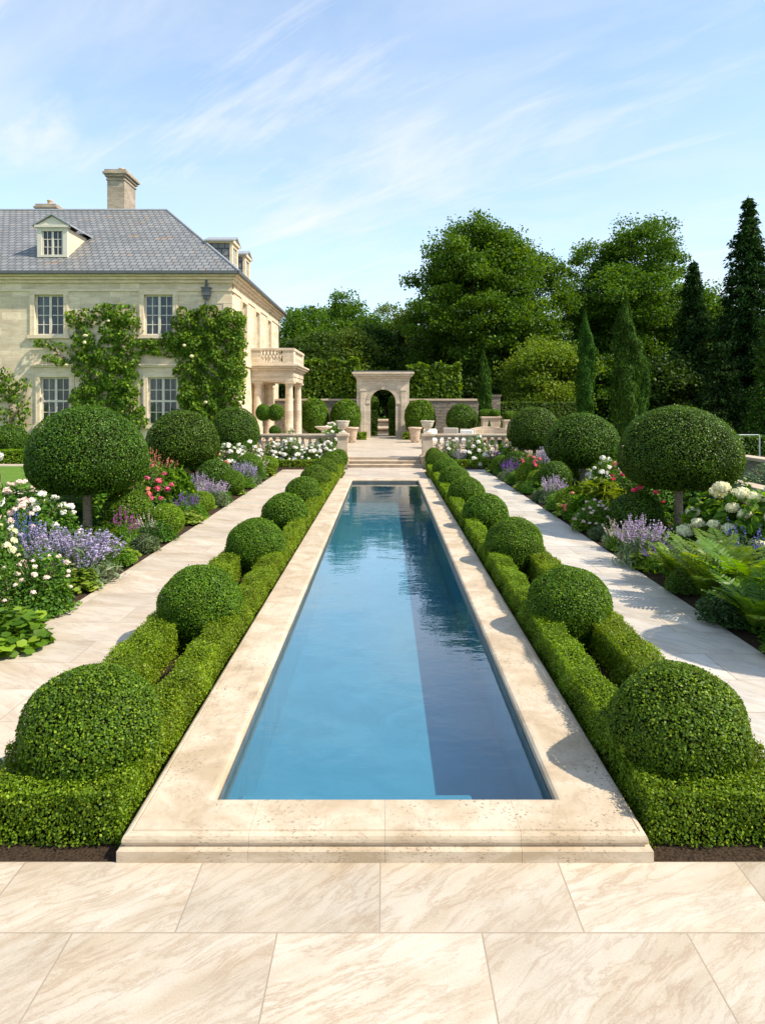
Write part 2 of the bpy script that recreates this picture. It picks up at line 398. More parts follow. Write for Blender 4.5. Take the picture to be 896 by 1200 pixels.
M['yellow_tree'] = leaf_mat('olive_tree_leaf', (.045, .085, .010), (.12, .18, .018), (.20, .25, .035), .35, .55, .2)
M['fir'] = leaf_mat('fir_needles', (.011, .032, .008), (.030, .068, .013), (.05, .095, .02), .15, .8, .05)
M['cypress'] = leaf_mat('cypress_sprays', (.014, .050, .006), (.045, .115, .010), (.09, .18, .018), .2, .65, .1)
M['hornbeam'] = leaf_mat('hornbeam_leaf', (.035, .095, .006), (.11, .22, .012), (.22, .33, .03), .42, .5, .22)
M['ivy'] = leaf_mat('climber_leaf', (.035, .10, .005), (.115, .23, .010), (.28, .40, .035), .4, .5, .22)
M['rose_leaf'] = leaf_mat('rose_leaf', (.028, .090, .008), (.085, .20, .016), (.20, .33, .035), .38, .5, .22)
M['mid_leaf'] = leaf_mat('perennial_leaf', (.045, .13, .009), (.13, .27, .018), (.27, .42, .04), .42, .5, .22)
M['lime_leaf'] = leaf_mat('lime_perennial_leaf', (.10, .19, .016), (.22, .32, .03), (.34, .40, .07), .4)
M['silver_leaf'] = leaf_mat('silvery_green_blade', (.09, .15, .06), (.19, .27, .12), (.3, .36, .2), .35)
M['fern'] = leaf_mat('fern_frond', (.05, .13, .008), (.17, .28, .018), (.27, .34, .06), .45)
M['dark_leaf'] = leaf_mat('dark_perennial_leaf', (.018, .05, .012), (.05, .11, .022), (.09, .16, .03), .3)
M['white_petal'] = petal_mat('white_petal', (.72, .68, .60), (.86, .84, .78))
M['blush_petal'] = petal_mat('blush_petal', (.80, .60, .50), (.86, .76, .66))
M['cream_petal'] = petal_mat('cream_floret', (.66, .68, .38), (.82, .80, .58))
M['red_petal'] = petal_mat('red_petal', (.52, .03, .06), (.72, .10, .15))
M['pink_petal'] = petal_mat('deep_pink_petal', (.62, .07, .16), (.80, .22, .30))
M['coral_petal'] = petal_mat('coral_petal', (.66, .20, .12), (.78, .38, .26))
M['lav_petal'] = petal_mat('lavender_floret', (.34, .26, .46), (.54, .46, .64))
M['mauve_petal'] = petal_mat('mauve_floret', (.44, .30, .50), (.64, .51, .66))
M['violet_petal'] = petal_mat('violet_floret', (.16, .04, .38), (.32, .12, .55))
M['magenta_petal'] = petal_mat('magenta_floret', (.35, .03, .30), (.55, .10, .42))
M['blue_petal'] = petal_mat('blue_floret', (.09, .08, .42), (.25, .22, .62))
M['pale_petal'] = petal_mat('pale_pink_floret', (.66, .50, .44), (.78, .68, .60))
# ================================================================== SETTING
def sheet(name, mat, cells, z):
    mb = MB()
    for x0, x1, y0, y1 in cells: mb.add([(x0, y0, z), (x1, y0, z), (x1, y1, z), (x0, y1, z)], [(0, 1, 2, 3)])
    return tag(mb.build(name, mat), kind='structure')
HX, PY0, PY1 = 1.045, 4.15, 21.57            # pool opening
OX, OY0, OY1 = 1.49, 3.79, 22.02             # outer edge of the coping
sheet('ground', M['grass'], [(-700, 700, -300, 4.0), (-700, -1.3, 4.0, 21.8), (1.3, 700, 4.0, 21.8), (-700, 700, 21.8, 1500)], -.06)
def slab_sheet(name, mat, x0, x1, y0, y1, z=0.0, t=.05):
    mb = MB().box(x0, x1, y0, y1, z - t, z)
    return tag(mb.build(name, mat), kind='structure')
slab_sheet('front_paving', M['paving'], -14, 14, -6, 3.80)
PX0, PXL, PXR = 2.46, -3.95, 3.85
slab_sheet('path', M['path'], PXL, -PX0, 3.80, 26.4)
slab_sheet('path', M['path_grey'], PX0, PXR, 3.80, 26.4)
slab_sheet('cross_path', M['path'], -1.47, 1.47, 25.62, 27.2)
slab_sheet('cross_path', M['path'], -PX0, -1.47, 25.62, 26.4)
slab_sheet('cross_path', M['path'], 1.47, PX0, 25.62, 26.4)
slab_sheet('cross_path', M['path'], -1.47, 1.47, OY1, 25.62, -.004)
for s in (-1, 1):
    a, b = sorted((s * 1.47, s * PX0)); sheet('planting_soil', M['soil'], [(a, b, 3.8, 25.62)], -.012)
def soil_bed(x0, x1, y0, y1, seed):
    """gently mounded, crumbly soil"""
    nx, ny = 24, 90; X = np.linspace(x0, x1, nx); Y = np.linspace(y0, y1, ny); g = np.random.default_rng(seed)
    V, Q = [], []
    for j in range(ny):
        for i in range(nx):
            e = min(i / 3, (nx - 1 - i) / 3, j / 3, (ny - 1 - j) / 3, 1)
            V.append((X[i], Y[j], -.02 + .07 * e + .03 * e * g.random()))
    for j in range(ny - 1):
        for i in range(nx - 1): Q.append((j * nx + i, j * nx + i + 1, (j + 1) * nx + i + 1, (j + 1) * nx + i))
    return tag(MB().add(V, Q, True).build('flower_bed_soil', M['soil']), kind='structure')
soil_bed(-9.4, PXL, 3.8, 26.4, 1); soil_bed(PXR, 8.7, 3.8, 26.4, 2)
for s in (-1, 1):
    a, b = sorted((s * 1.97, s * 8.0)); soil_bed(a, b, 26.4, 27.85, 3 + s)
TZ = .36
mb = MB().box(-7.1, 16, 28.0, 47.0, -.05, TZ); tag(mb.build('terrace', M['terrace']), kind='structure')
mb = MB().box(-1.46, 1.46, 27.9, 28.0, -.05, TZ - .002); tag(mb.build('terrace', M['terrace']), kind='structure')
slab_sheet('lawn', M['grass'], -30, -9.7, 20, 27.5, .02, .1)
slab_sheet('garden_path', M['path'], -30, -9.55, 18.9, 20.0, .05)
slab_sheet('garden_path', M['path'], -30, -9.7, 27.5, 28.3, .05)
slab_sheet('woodland_floor', M['soil'], -60, 90, 47.0, 120, -.02)

# ------------------------------------------------------------------ steps
st = empty('stone_steps', (0, 27.2, 0)); tag(st, 'three shallow stone steps rising from the pool garden to the terrace', 'steps')
for k in range(3):
    m = MB().box(-1.46, 1.46, .36 * k, .36 * k + .42 if k < 2 else .70, .12 * k + .001, .12 * k + .085)
    m.box(-1.46, 1.46, .36 * k - .03, .36 * k + .42 if k < 2 else .70, .12 * k + .087, .12 * k + .12 + (.001 if k == 2 else 0))
    m.build('step', M['stone'], st, .012)

# ------------------------------------------------------------------ pool
pool = empty('swimming_pool', (0, OY0, 0)); tag(pool, 'long narrow pool with blue plaster walls and a moulded travertine coping', 'pool')
def rel(o): o.location.y -= OY0; return o
DEEP = -.58
mb = MB()
mb.add([(-HX, PY0, DEEP), (HX, PY0, DEEP), (HX, PY1, DEEP), (-HX, PY1, DEEP)], [(0, 1, 2, 3)])
t_ = .03
for (a, b) in (((-HX, PY0), (HX, PY0)), ((HX, PY0), (HX, PY1)), ((HX, PY1), (-HX, PY1)), ((-HX, PY1), (-HX, PY0))):
    mb.add([(a[0], a[1], DEEP), (b[0], b[1], DEEP), (b[0], b[1], .02), (a[0], a[1], .02)], [(0, 1, 2, 3)])
rel(mb.build('basin', M['basin'], pool))
mb = MB().box(-HX + .01, .62, PY0 + .005, PY0 + .765, DEEP + .004, -.26)
rel(mb.build('underwater_step', M['basin'], pool, .02))
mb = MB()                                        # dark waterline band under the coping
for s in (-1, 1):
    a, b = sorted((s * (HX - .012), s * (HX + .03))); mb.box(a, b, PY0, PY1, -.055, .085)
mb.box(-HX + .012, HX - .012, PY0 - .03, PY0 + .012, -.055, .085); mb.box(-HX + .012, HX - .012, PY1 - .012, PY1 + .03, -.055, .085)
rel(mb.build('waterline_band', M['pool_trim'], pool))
prof = [(.0, .086), (-.012, .10), (-.014, .118), (-.006, .136), (.012, .148), (.03, .15), (.372, .15), (.376, .142), (.383, .142), (.387, .146), (.402, .143), (.415, .134), (.422, .118), (.424, .102),
        (.418, .088), (.408, .082), (.408, .075), (.437, .071), (.445, .062), (.445, -.03), (.0, -.03)]
def cring(d, z, along, side):
    return None
def coping_piece(mb, side, a, b, mit_a, mit_b):
    """one stone of the coping: side 0 near, 1 right, 2 far, 3 left; a..b along it; mit = mitred end"""
    rings = []
    for end, (t, mt) in enumerate(((a, mit_a), (b, mit_b))):
        r = []
        for d, z in prof:
            kx, ky = d, d * (.81 if side in (0,) else 1.0)
            if side in (0, 2):
                y = PY0 - ky if side == 0 else PY1 + d
                x = t + (mt * d)
                r.append((x, y, z))
            else:
                x = HX + d if side == 1 else -HX - d
                far = d * (.81 if mt < 0 else 1.0)
                y = t + (mt * far)
                r.append((x, y, z))
        rings.append(r)
    mb.loft(rings)
cop = MB(); g_ = .0007
xs = [-HX, -.76, 0.0, .76, HX]
for i in range(4):
    for side in (0, 2):
        coping_piece(cop, side, xs[i] + (g_ if i else 0), xs[i + 1] - (g_ if i < 3 else 0), -1 if i == 0 else 0, 1 if i == 3 else 0)
ys = list(np.linspace(PY0, PY1, 13)); ys[1] = 5.1
for i in range(12):
    for side in (1, 3):
        coping_piece(cop, side, ys[i] + (g_ if i else 0), ys[i + 1] - (g_ if i < 11 else 0), -1 if i == 0 else 0, 1 if i == 11 else 0)
rel(cop.build('coping', M['coping'], pool))
nx, ny = 2, 2
mb = MB().add([(-HX + .013, PY0 + .013, .045), (HX - .013, PY0 + .013, .045), (HX - .013, PY1 - .013, .045), (-HX + .013, PY1 - .013, .045)], [(0, 1, 2, 3)])
tag(mb.build('water', M['water']), kind='structure')

# ================================================================== CLIPPED BOX
def clip_ball_mesh(name, n, leaf, mats, sq=.96, seed=0, zmin=-.92, flat=None, amp=.025):
    """unit-radius clipped ball resting at z=0 (or a mushroom head when flat is set)"""
    def shape(D, k=1.0):
        r = lump(D, 9, amp, seed, 3.2) * k
        z = D[:, 2] * sq; h = np.ones(len(D))
        if flat is not None:
            t = np.clip(-D[:, 2], 0, 1); hh = np.sqrt(np.maximum(1e-6, 1 - t * t)); low = (1 - t ** 2.7) ** (1 / 2.7)
            h = np.where(D[:, 2] < 0, low / hh, 1.0); h = np.where(t > .985, np.minimum(h, 2.2), h); z = np.where(D[:, 2] < 0, D[:, 2] * flat, z)
        return np.stack([D[:, 0] * r * h, D[:, 1] * r * h, z * r], 1)
    D = sphere_pts(n, zmin)
    if flat is not None: D = unit(D * np.array([1, 1, 1.0]))
    k = 1.0 - np.abs(rng.normal(0, .034, n)); P = shape(D) * k[:, None]
    Nn = D.copy(); Nn[:, 2] *= 1.25
    tuft = rng.random(n); P += (D * (tuft > .97)[:, None] * rng.uniform(0, .05, (n, 1)))
    v, q, a = leaves(P, Nn, leaf, .72, .55)
    cv, cq, ca = blob_core(lambda d: shape(d, .915))
    return np_mesh(name, [(v, q, a, 0), (cv, cq, ca, 1)], mats)
MB1 = [M['box'], M['twigs']]
near_ball = [clip_ball_mesh('ball_near_%d' % k, 30000, .043, MB1, 1.0, 21 + k, -.92, None, .034) for k in range(2)]
far_ball = [clip_ball_mesh('ball_far_%d' % k, 13000, .062, MB1, .95, 31 + k) for k in range(2)]
BX, BR = 1.95, .45
ballY = [4.5, 7.25, 10.3, 13.3, 16.35, 19.25, 22.0, 24.8]
ordn = ['nearest the front paving', 'second from the front paving', 'third from the front paving', 'fourth from the front paving', 'fifth from the front paving', 'third from the terrace steps', 'second from the terrace steps', 'last before the terrace steps']
for s, side in ((-1, 'left'), (1, 'right')):
    for k, Y in enumerate(ballY):
        me = (near_ball if k < 3 else far_ball)[(k + (s > 0)) % 2]
        r = BR * (.97, .98, .98, 1.0, .99, 1.0, 1.0, 1.0)[k]
        o = link('box_ball', me, None, (s * (BX - (.02 if k == 0 else 0)), Y, .395), (0, 0, 1.3 * k + s), (r, r, r * .98))
        tag(o, 'clipped box ball %s of the pool, %s' % (side, ordn[k]), 'box ball', 'box balls beside the pool')
def hedge_mesh(name, segs, mats, h, dens=1.5, soft=.02, sizef=lambda Y: max(.0175, .0021 * Y), gaps=()):
    """clipped rectangular hedge made of axis-aligned runs (x0,x1,y0,y1); leaves grow on top and sides"""
    PP, NN, SS = [], [], []; cores = MB()
    for (x0, x1, y0, y1) in segs:
        along_y = (y1 - y0) >= (x1 - x0)
        L0, L1 = (y0, y1) if along_y else (x0, x1)
        nseg = max(1, int(math.ceil(L1 - L0)))
        for i in range(nseg):
            a, b = L0 + (L1 - L0) * i / nseg, L0 + (L1 - L0) * (i + 1) / nseg
            bx = (x0, x1, a, b) if along_y else (a, b, y0, y1)
            s = sizef((bx[2] + bx[3]) / 2); den = dens / (.36 * s * s)
            faces = [('t', (bx[1] - bx[0]) * (bx[3] - bx[2])), ('x0', (bx[3] - bx[2]) * h), ('x1', (bx[3] - bx[2]) * h), ('y0', (bx[1] - bx[0]) * h), ('y1', (bx[1] - bx[0]) * h)]
            for f, ar in faces:
                if f == 'y0' and along_y and i > 0: continue
                if f == 'y1' and along_y and i < nseg - 1: continue
                if f == 'x0' and not along_y and i > 0: continue
                if f == 'x1' and not along_y and i < nseg - 1: continue
                n = int(ar * den)
                u = rng.uniform(bx[0], bx[1], n); w = rng.uniform(bx[2], bx[3], n); z = h * rng.random(n) ** .85
                if f == 't': P = np.stack([u, w, np.full(n, h)], 1); nn = (0, 0, 1)
                elif f[0] == 'x': P = np.stack([np.full(n, bx[0] if f == 'x0' else bx[1]), w, z], 1); nn = (-1 if f == 'x0' else 1, 0, .35)
                else: P = np.stack([u, np.full(n, bx[2] if f == 'y0' else bx[3]), z], 1); nn = (0, -1 if f == 'y0' else 1, .35)
                nn = np.array(nn, float); wob = .012 * np.sin(P @ np.array([9.1, 7.3, 11.0])) + .010 * np.sin(P @ np.array([-17., 13., 19.]))
                d = wob - np.abs(rng.normal(0, soft * 1.4, n)) + .02 * (rng.random(n) > .93)
                P = P + nn[None] / np.linalg.norm(nn) * d[:, None]
                # soften the arrises
                ex = np.minimum(np.abs(P[:, 0] - x0), np.abs(P[:, 0] - x1)); ey = np.minimum(np.abs(P[:, 1] - y0), np.abs(P[:, 1] - y1))
                if f == 't': P[:, 2] -= .035 * np.exp(-np.minimum(ex, ey) / .025)
                PP.append(P); NN.append(np.repeat(nn[None], n, 0)); SS.append(s * rng.uniform(.7, 1.3, n))
        cores.box(x0 + .055, x1 - .055, y0 + .055, y1 - .055, .0, h - .06)
    P = np.concatenate(PP); Nn = np.concatenate(NN); s = np.concatenate(SS)
    v, q, a = leaves(P, Nn, s, .72, .6)
    cv = np.array(cores.v); cq = np.array(cores.f)
    return np_mesh(name, [(v, q, a, 0), (cv, cq, np.full(len(cv), .5), 1)], mats)
HM = [M['box_lime'], M['twigs']]
inner = hedge_mesh('hedge_inner', [(1.52, 1.77, 4.36, 25.4)], HM, .37)
outer = hedge_mesh('hedge_outer', [(2.09, 2.42, 4.36, 25.4)], HM, .37)
front = hedge_mesh('hedge_front', [(1.52, 2.42, 3.93, 4.30)], HM, .315)
for s, side in ((-1, 'left'), (1, 'right')):
    for me, lab in ((inner, 'long low box hedge touching the %s coping of the pool' % side),
                    (outer, 'long low box hedge along the inner edge of the %s path' % side),
                    (front, 'short thick box hedge at the front %s corner of the pool' % side)):
        if s > 0: o = link('box_hedge', me)
        else: o = link('box_hedge', me, None, (0, 0, 0), (0, 0, 0), (-1, 1, 1))
        tag(o, lab, 'hedge', 'low clipped hedges beside the pool')
def low_hedge(x0, x1, y0, y1, h, lab, mats=None, z=0.0, size=.06, group=None, dens=1.6):
    cx, cy = (x0 + x1) / 2, (y0 + y1) / 2
    me = hedge_mesh('hedge', [(x0 - cx, x1 - cx, y0 - cy, y1 - cy)], mats or HM, h, dens, .025, lambda Y: size)
    return tag(link('clipped_hedge', me, None, (cx, cy, z)), lab, 'hedge', group)
low_hedge(-4.6, -1.98, 26.55, 26.9, .36, 'low clipped hedge in front of the white roses below the left balustrade', size=.05)
low_hedge(1.98, 4.5, 26.55, 26.9, .36, 'low clipped hedge in front of the flowers below the right balustrade', size=.05)
low_hedge(-19, -11.2, 28.35, 28.95, .62, 'low hedge across the lawn in front of the house', z=.0, size=.08)
low_hedge(gx(582, 47.5), gx(694, 47.5), 47.2, 48.2, 2.35, 'tall dark clipped hedge right of the stone garden wall, left half', [M['topiary'], M['twigs']], .3, .14) 

# ------------------------------------------------------------------ mushroom topiary
top_near = clip_ball_mesh('topiary_near', 34000, .030, [M['topiary'], M['twigs']], .88, 51, -1.0, .58, .02)
top_far = clip_ball_mesh('topiary_far', 17000, .042, [M['topiary'], M['twigs']], .88, 52, -1.0, .60, .02)
tm = MB().tube([(0, 0, -.05), (.01, 0, .3), (-.015, .01, .7), (0, 0, 1.15)], [.115, .088, .08, .085], 12).mesh('topiary_trunk', M['bark'])
def topiary(px, Y, wpx, ytop, ybot, lab, me, loc=None):
    X = gx(px, Y) if loc is None else loc
    R = wpx * Y / F / 2 * .955; zt, zb = gz(ytop, Y), gz(ybot, Y)
    lo = .60 if me is top_far else .58
    sz = (zt - zb) / (.88 + lo); cz = zb + lo * sz
    t = empty('topiary_tree', (X, Y, .03)); tag(t, lab, 'topiary', 'mushroom topiary trees in the flower beds')
    link('crown', me, t, (0, 0, cz - .03), (0, 0, Y), (R, R, sz))
    link('trunk', tm, t, (0, 0, 0), (0, 0, Y * 2), (R / 1.17, R / 1.17, (zb + .2) / 1.15))
topiary(103, 13.4, 141, 475, 578, 'largest mushroom topiary in the left bed, nearest the camera, above white roses', top_near)
topiary(215, 20.5, 88, 481, 548, 'middle mushroom topiary of the left bed, in front of the climber on the house', top_far)
topiary(275, 26.0, 62, 477, 528, 'smallest and farthest mushroom topiary of the left bed, near the columned porch', top_far)
topiary(795, 13.2, 142, 475, 573, 'largest mushroom topiary in the right bed, behind the lavender and hydrangea', top_near)
topiary(682, 20.3, 90, 484, 548, 'middle mushroom topiary of the right bed, above white flowers', top_far)
topiary(626, 25.6, 66, 477, 528, 'farthest mushroom topiary of the right bed, beside the terrace balustrade', top_far)
topiary(0, 6.45, 215, 405, 590, 'mushroom topiary at the front of the right bed whose shadow falls on the path', top_near, 5.9)

# ================================================================== PLANT KINDS (unit width about 1 m, unit height 1 m)
def dome_pts(n, h=1.0, w=.5, fill=.25, seed=0, amp=.1, zmin=-.05):
    D = sphere_pts(n, zmin); r = lump(D, 8, amp, seed, 4.0) * (1 - fill * rng.random(n) ** 1.5)
    return np.stack([D[:, 0] * w * r, D[:, 1] * w * r, np.abs(D[:, 2]) * h * r], 1), D
def bloom_mesh(kind, mat):
    if kind == 'rose':
        D = sphere_pts(30, -.3); P = D * rng.uniform(.35, 1.0, (30, 1)) * np.array([1, 1, .8]); v, q, a = leaves(P, D + np.array([0, 0, .3]), .95, .95, .25, None, True, None, .2)
        cv, cq, ca = blob_core(lambda d: d * np.array([.75, .75, .62]), 10, 6)
        return np_mesh('rose_bloom', [(v, q, a, 0), (cv, cq, ca, 0)], [mat])
    D = sphere_pts(170, -.5); P = D * np.array([1, 1, .8]) * rng.uniform(.9, 1.05, (170, 1)); v, q, a = leaves(P, D, .34, .95, .35, None, False, None, .05)
    cv, cq, ca = blob_core(lambda d: d * np.array([.88, .88, .7]), 14, 8)
    return np_mesh('hydrangea_head', [(v, q, a, 0), (cv, cq, ca, 0)], [mat])
BL = {}
def bloom(kind, mk):
    if (kind, mk) not in BL: BL[(kind, mk)] = bloom_mesh(kind, M[mk])
    return BL[(kind, mk)]
PR = {}
def bush_mesh(key, n, leaf, mat, h=1.0, fill=.45, seed=0, asp=.6, amp=.14):
    if key in PR: return PR[key]
    P, D = dome_pts(n, h, .5, fill, seed, amp)
    v, q, a = leaves(P, D + np.array([0, 0, .5]), leaf, asp, .6, None, True)
    ch = []
    for k in range(9):
        an = rng.uniform(0, 6.28); e = rng.uniform(.15, .38); ch.append((np.array([(0, 0, 0), (e * .4 * math.cos(an), e * .4 * math.sin(an), h * .4), (e * math.cos(an), e * math.sin(an), h * .85)]), (.012, .009, .004)))
    sv, sq, sa = np_tubes(ch)
    PR[key] = np_mesh(key, [(v, q, a, 0), (sv, sq, sa, 1)], [mat, M['bark']]); return PR[key]
def spike_mesh(key, n, fmat, lmat, blades=700, spread=.5, fl=.45, fs=.034, lean=1.0, blade=.16, per=16):
    if key in PR: return PR[key]
    chains, FP, FN = [], [], []
    for k in range(n):
        an = rng.uniform(0, 6.28); rr = math.sqrt(rng.random()); b = rr * .22; tpr = min(.6, rr * spread * lean + rng.normal(0, .03)); ht = rng.uniform(.72, 1.05) * (1 - .3 * rr * rr)
        p0 = np.array([b * math.cos(an), b * math.sin(an), 0]); p2 = np.array([tpr * math.cos(an), tpr * math.sin(an), ht]); p1 = (p0 + p2) / 2 + np.array([0, 0, .06])
        chains.append((np.array([p0, p1, p2]), (.005, .004, .003)))
        t = 1 - fl * rng.random(per); w = (1 - t) / fl
        pts = p1 + (p2 - p1) * ((t - .5) * 2)[:, None]
        FP.append(pts + rng.normal(0, .010, (per, 3)) * (.35 + w)[:, None]); FN.append(rng.normal(size=(per, 3)))
    sv, sq, sa = np_tubes(chains, 3)
    FP, FN = np.concatenate(FP), np.concatenate(FN)
    fv, fq, fa = leaves(FP, FN, fs, .75, .5)
    P, D = dome_pts(blades, .62, .44, .6, 3, .12); L, Dl = leaves, D
    td = unit(D * np.array([.7, .7, .2]) + np.array([0, 0, .8])); v, q, a = leaves(P, D, blade, .16, .4, td)
    m1 = np_mesh(key + '_foliage', [(v, q, a, 0), (sv, sq, sa, 0)], [M[lmat]]); m2 = np_mesh(key + '_spikes', [(fv, fq, fa, 0)], [M[fmat]])
    PR[key] = (m1, m2); return PR[key]
def grass_mesh(key, lmat, n=900, asp=.045, ln=.6):
    if key in PR: return PR[key]
    P, D = dome_pts(n, .72, .36, .7, 5, .1); td = unit(D * np.array([.8, .8, .0]) + np.array([0, 0, .9])); v, q, a = leaves(P, D, ln * rng.uniform(.6, 1.1, n), asp, .5, td, True, None, .03)
    P2, D2 = dome_pts(700, .8, .42, .6, 6, .12); v2, q2, a2 = leaves(P2, D2, .09, .3, .5, unit(D2 + np.array([0, 0, 1.])))
    PR[key] = np_mesh(key, [(v, q, a, 0), (v2, q2, a2, 0)], [M[lmat]]); return PR[key]
def fern_mesh(key, seed):
    if key in PR: return PR[key]
    g = np.random.default_rng(seed); chains, PP, TT, NN, SS, RR = [], [], [], [], [], []
    for k in range(16):
        an = 2 * PI * k / 16 + g.uniform(-.2, .2); L = g.uniform(.7, 1.05); up = g.uniform(.75, 1.35)
        t = np.linspace(0, 1, 14); rad = L * (.12 * t + .75 * t ** 1.5) * (1.2 - .38 * up); z = L * (up * t * 1.1 - (.38 + .2 * max(0, 1 - up)) * t ** 2.6)
        p = np.stack([rad * math.cos(an), rad * math.sin(an), z], 1); chains.append((p, np.linspace(.008, .002, 14)))
        for j in np.linspace(.14, .99, 21):
            c = np.array([np.interp(j, t, p[:, i]) for i in range(3)]); d = np.array([np.interp(min(1, j + .04), t, p[:, i]) - np.interp(max(0, j - .04), t, p[:, i]) for i in range(3)]); d /= np.linalg.norm(d) + 1e-9
            sd = np.array([-math.sin(an), math.cos(an), 0.0]); nn = np.cross(d, sd); nn *= -1 if nn[2] < 0 else 1
            ln = .20 * L * math.sin(PI * (.12 + .86 * j)) ** .8 + .02
            for s in (-1, 1):
                dr = unit((sd * s + d * .55)[None])[0]; RR.append((k * .37 + seed * .21) % 1); PP.append(c + dr * ln * .5 - np.array([0, 0, .12 * ln])); TT.append(dr - np.array([0, 0, .2])); NN.append(nn); SS.append(ln)
    PP, TT, NN, SS = map(np.array, (PP, TT, NN, SS))
    N_ = unit(NN + .15 * rng.normal(size=NN.shape)); T = unit(TT - (TT * N_).sum(1, keepdims=True) * N_); B = np.cross(N_, T); s = SS[:, None]; w = .026 + .10 * s
    r = np.repeat(np.clip(np.array(RR) * .75 + .3 * rng.random(len(PP)), 0, 1), 6); 
    v = np.stack([PP - T * s * .5, PP - T * s * .25 + B * w * .5, PP + T * s * .2 + B * w * .35, PP + T * s * .5, PP + T * s * .2 - B * w * .35, PP - T * s * .25 - B * w * .5], 1).reshape(-1, 3)
    i = np.arange(len(PP))[:, None] * 6; q = np.concatenate([i + np.array([[0, 1, 2, 3]]), i + np.array([[0, 3, 4, 5]])])
    sv, sq, sa = np_tubes(chains, 4)
    PR[key] = np_mesh(key, [(v, q, r, 0), (sv, sq, sa, 0)], [M['fern']]); return PR[key]
def mantle_mesh(key, lmat):
    if key in PR: return PR[key]
    P, D = dome_pts(260, .85, .5, .5, 8, .1); v, q, a = leaves(P, D * np.array([.6, .6, 1]) + np.array([0, 0, .7]), .17, 1.0, .35, None, True, None, .1)
    PR[key] = np_mesh(key, [(v, q, a, 0)], [M[lmat]]); return PR[key]
mound_me = clip_ball_mesh('mound_green', 9000, .075, MB1, .95, 61)
mound_dark = clip_ball_mesh('mound_dark', 9000, .075, [M['topiary'], M['twigs']], .95, 62)
mound_lime = clip_ball_mesh('mound_lime', 9000, .075, HM, .95, 63)
def plant(kind, px, Y, w, h, lab, col=None, n=0, cat=None, bs=.055, leaf='rose_leaf', X=None, z=.04, group=None):
    X = gx(px, Y) if X is None else X
    rz = rng.uniform(0, 6.28)
    if kind in ('ball', 'dark_ball', 'lime_ball'):
        me = {'ball': mound_me, 'dark_ball': mound_dark, 'lime_ball': mound_lime}[kind]
        o = link('clipped_shrub', me, None, (X, Y, z + h * .47), (0, 0, rz), (w / 2, w / 2, h * .55))
        return tag(o, lab, cat or 'shrub', group)
    nm = {'rose': 'rose_bush', 'hydrangea': 'hydrangea_bush', 'spike': 'flowering_perennial', 'grass': 'grass_clump', 'fern': 'fern', 'mantle': 'leafy_perennial', 'bush': 'leafy_shrub'}[kind]
    t = empty(nm, (X, Y, z), rz, (w, w, h)); tag(t, lab, cat or {'rose': 'rose bush', 'hydrangea': 'hydrangea', 'spike': 'flower clump', 'grass': 'grass', 'fern': 'fern', 'mantle': 'plant', 'bush': 'shrub'}[kind], group)
    if kind in ('rose', 'bush', 'hydrangea'):
        big = kind == 'hydrangea'
        link('foliage', bush_mesh('%s_%s' % (leaf, big), 1300 if big else 2600, .13 if big else .062, M[leaf], .95, .5, 4 + big), t)
    if kind == 'rose' or kind == 'hydrangea':
        bm_ = bloom('rose' if kind == 'rose' else 'hyd', col)
        done = []
        for k in range(n):
            best = None
            for _ in range(6):
                D = sphere_pts(1, .06)[0]
                if D[1] * math.cos(rz) + D[0] * math.sin(rz) > .5: D[:2] *= -1
                dd = min([np.linalg.norm(D - e) for e in done] or [9])
                if best is None or dd > best[0]: best = (dd, D)
                if kind == 'rose' and rng.random() < .45: break
            D = best[1]; done.append(D)
            r = rng.uniform(.92, 1.08); b = bs * rng.uniform(.7, 1.2)
            link('bloom', bm_, t, (D[0] * .5 * r, D[1] * .5 * r, abs(D[2]) * .97 * r), (rng.uniform(-.4, .4), rng.uniform(-.4, .4), rng.uniform(0, 6)), (b / w, b / w, b / h))
    elif kind == 'spike':
        m1, m2 = spike_mesh('spike_%s_%s' % (col, leaf), n or 90, col, leaf)
        link('foliage', m1, t); tag(link('flower_spikes', m2, t), kind='stuff')
    elif kind == 'grass': link('blades', grass_mesh('grass_' + leaf, leaf), t)
    elif kind == 'fern': link('fronds', fern_mesh('fern_%d' % (n % 3), n), t)
    elif kind == 'mantle': link('leaves', mantle_mesh('mantle_' + leaf, leaf), t)
    return t
# ------------------------------------------------------------------ left bed
P_ = plant
P_('mantle', 15, 7.15, .75, .42, 'large-leaved bright green plant spilling on the left path at the photo edge', leaf='mid_leaf')
P_('rose', 5, 8.05, .55, .62, 'rose bush with small pale pink flowers at the left edge', 'pale_petal', 16, bs=.030)
P_('rose', 48, 8.35, .85, .72, 'low bush with small blush roses in front of the lavender drift', 'blush_petal', 20, bs=.030)
P_('rose', 0, 9.1, .6, .95, 'cream flowered shrub at the far left edge above the blush roses', 'cream_petal', 26, bs=.036)
P_('spike', 88, 9.7, 1.35, .78, 'wide drift of lavender flowers beside the left path', 'lav_petal', 130, 'lavender', leaf='silver_leaf')
P_('spike', 46, 10.2, 1.0, .76, 'paler lavender clump behind the wide drift', 'lav_petal', 130, 'lavender', leaf='silver_leaf')
P_('spike', 22, 10.2, .7, .98, 'blue flowering clump below the white roses on the left', 'blue_petal', 60, leaf='mid_leaf')
P_('rose', 50, 11.9, 1.2, .90, 'bush with clusters of full white roses left of the topiary trunk', 'white_petal', 26, bs=.062)
P_('rose', 10, 11.4, 1.2, .92, 'bush of white roses at the left edge', 'blush_petal', 24, bs=.060)
P_('rose', 22, 14.8, 1.6, .80, 'rose bush with pinkish white flowers near the lawn edge', 'blush_petal', 26, bs=.065)
P_('rose', -16, 9.8, .6, 2.0, 'tall stem of big white roses at the left photo edge', 'white_petal', 16, bs=.07)
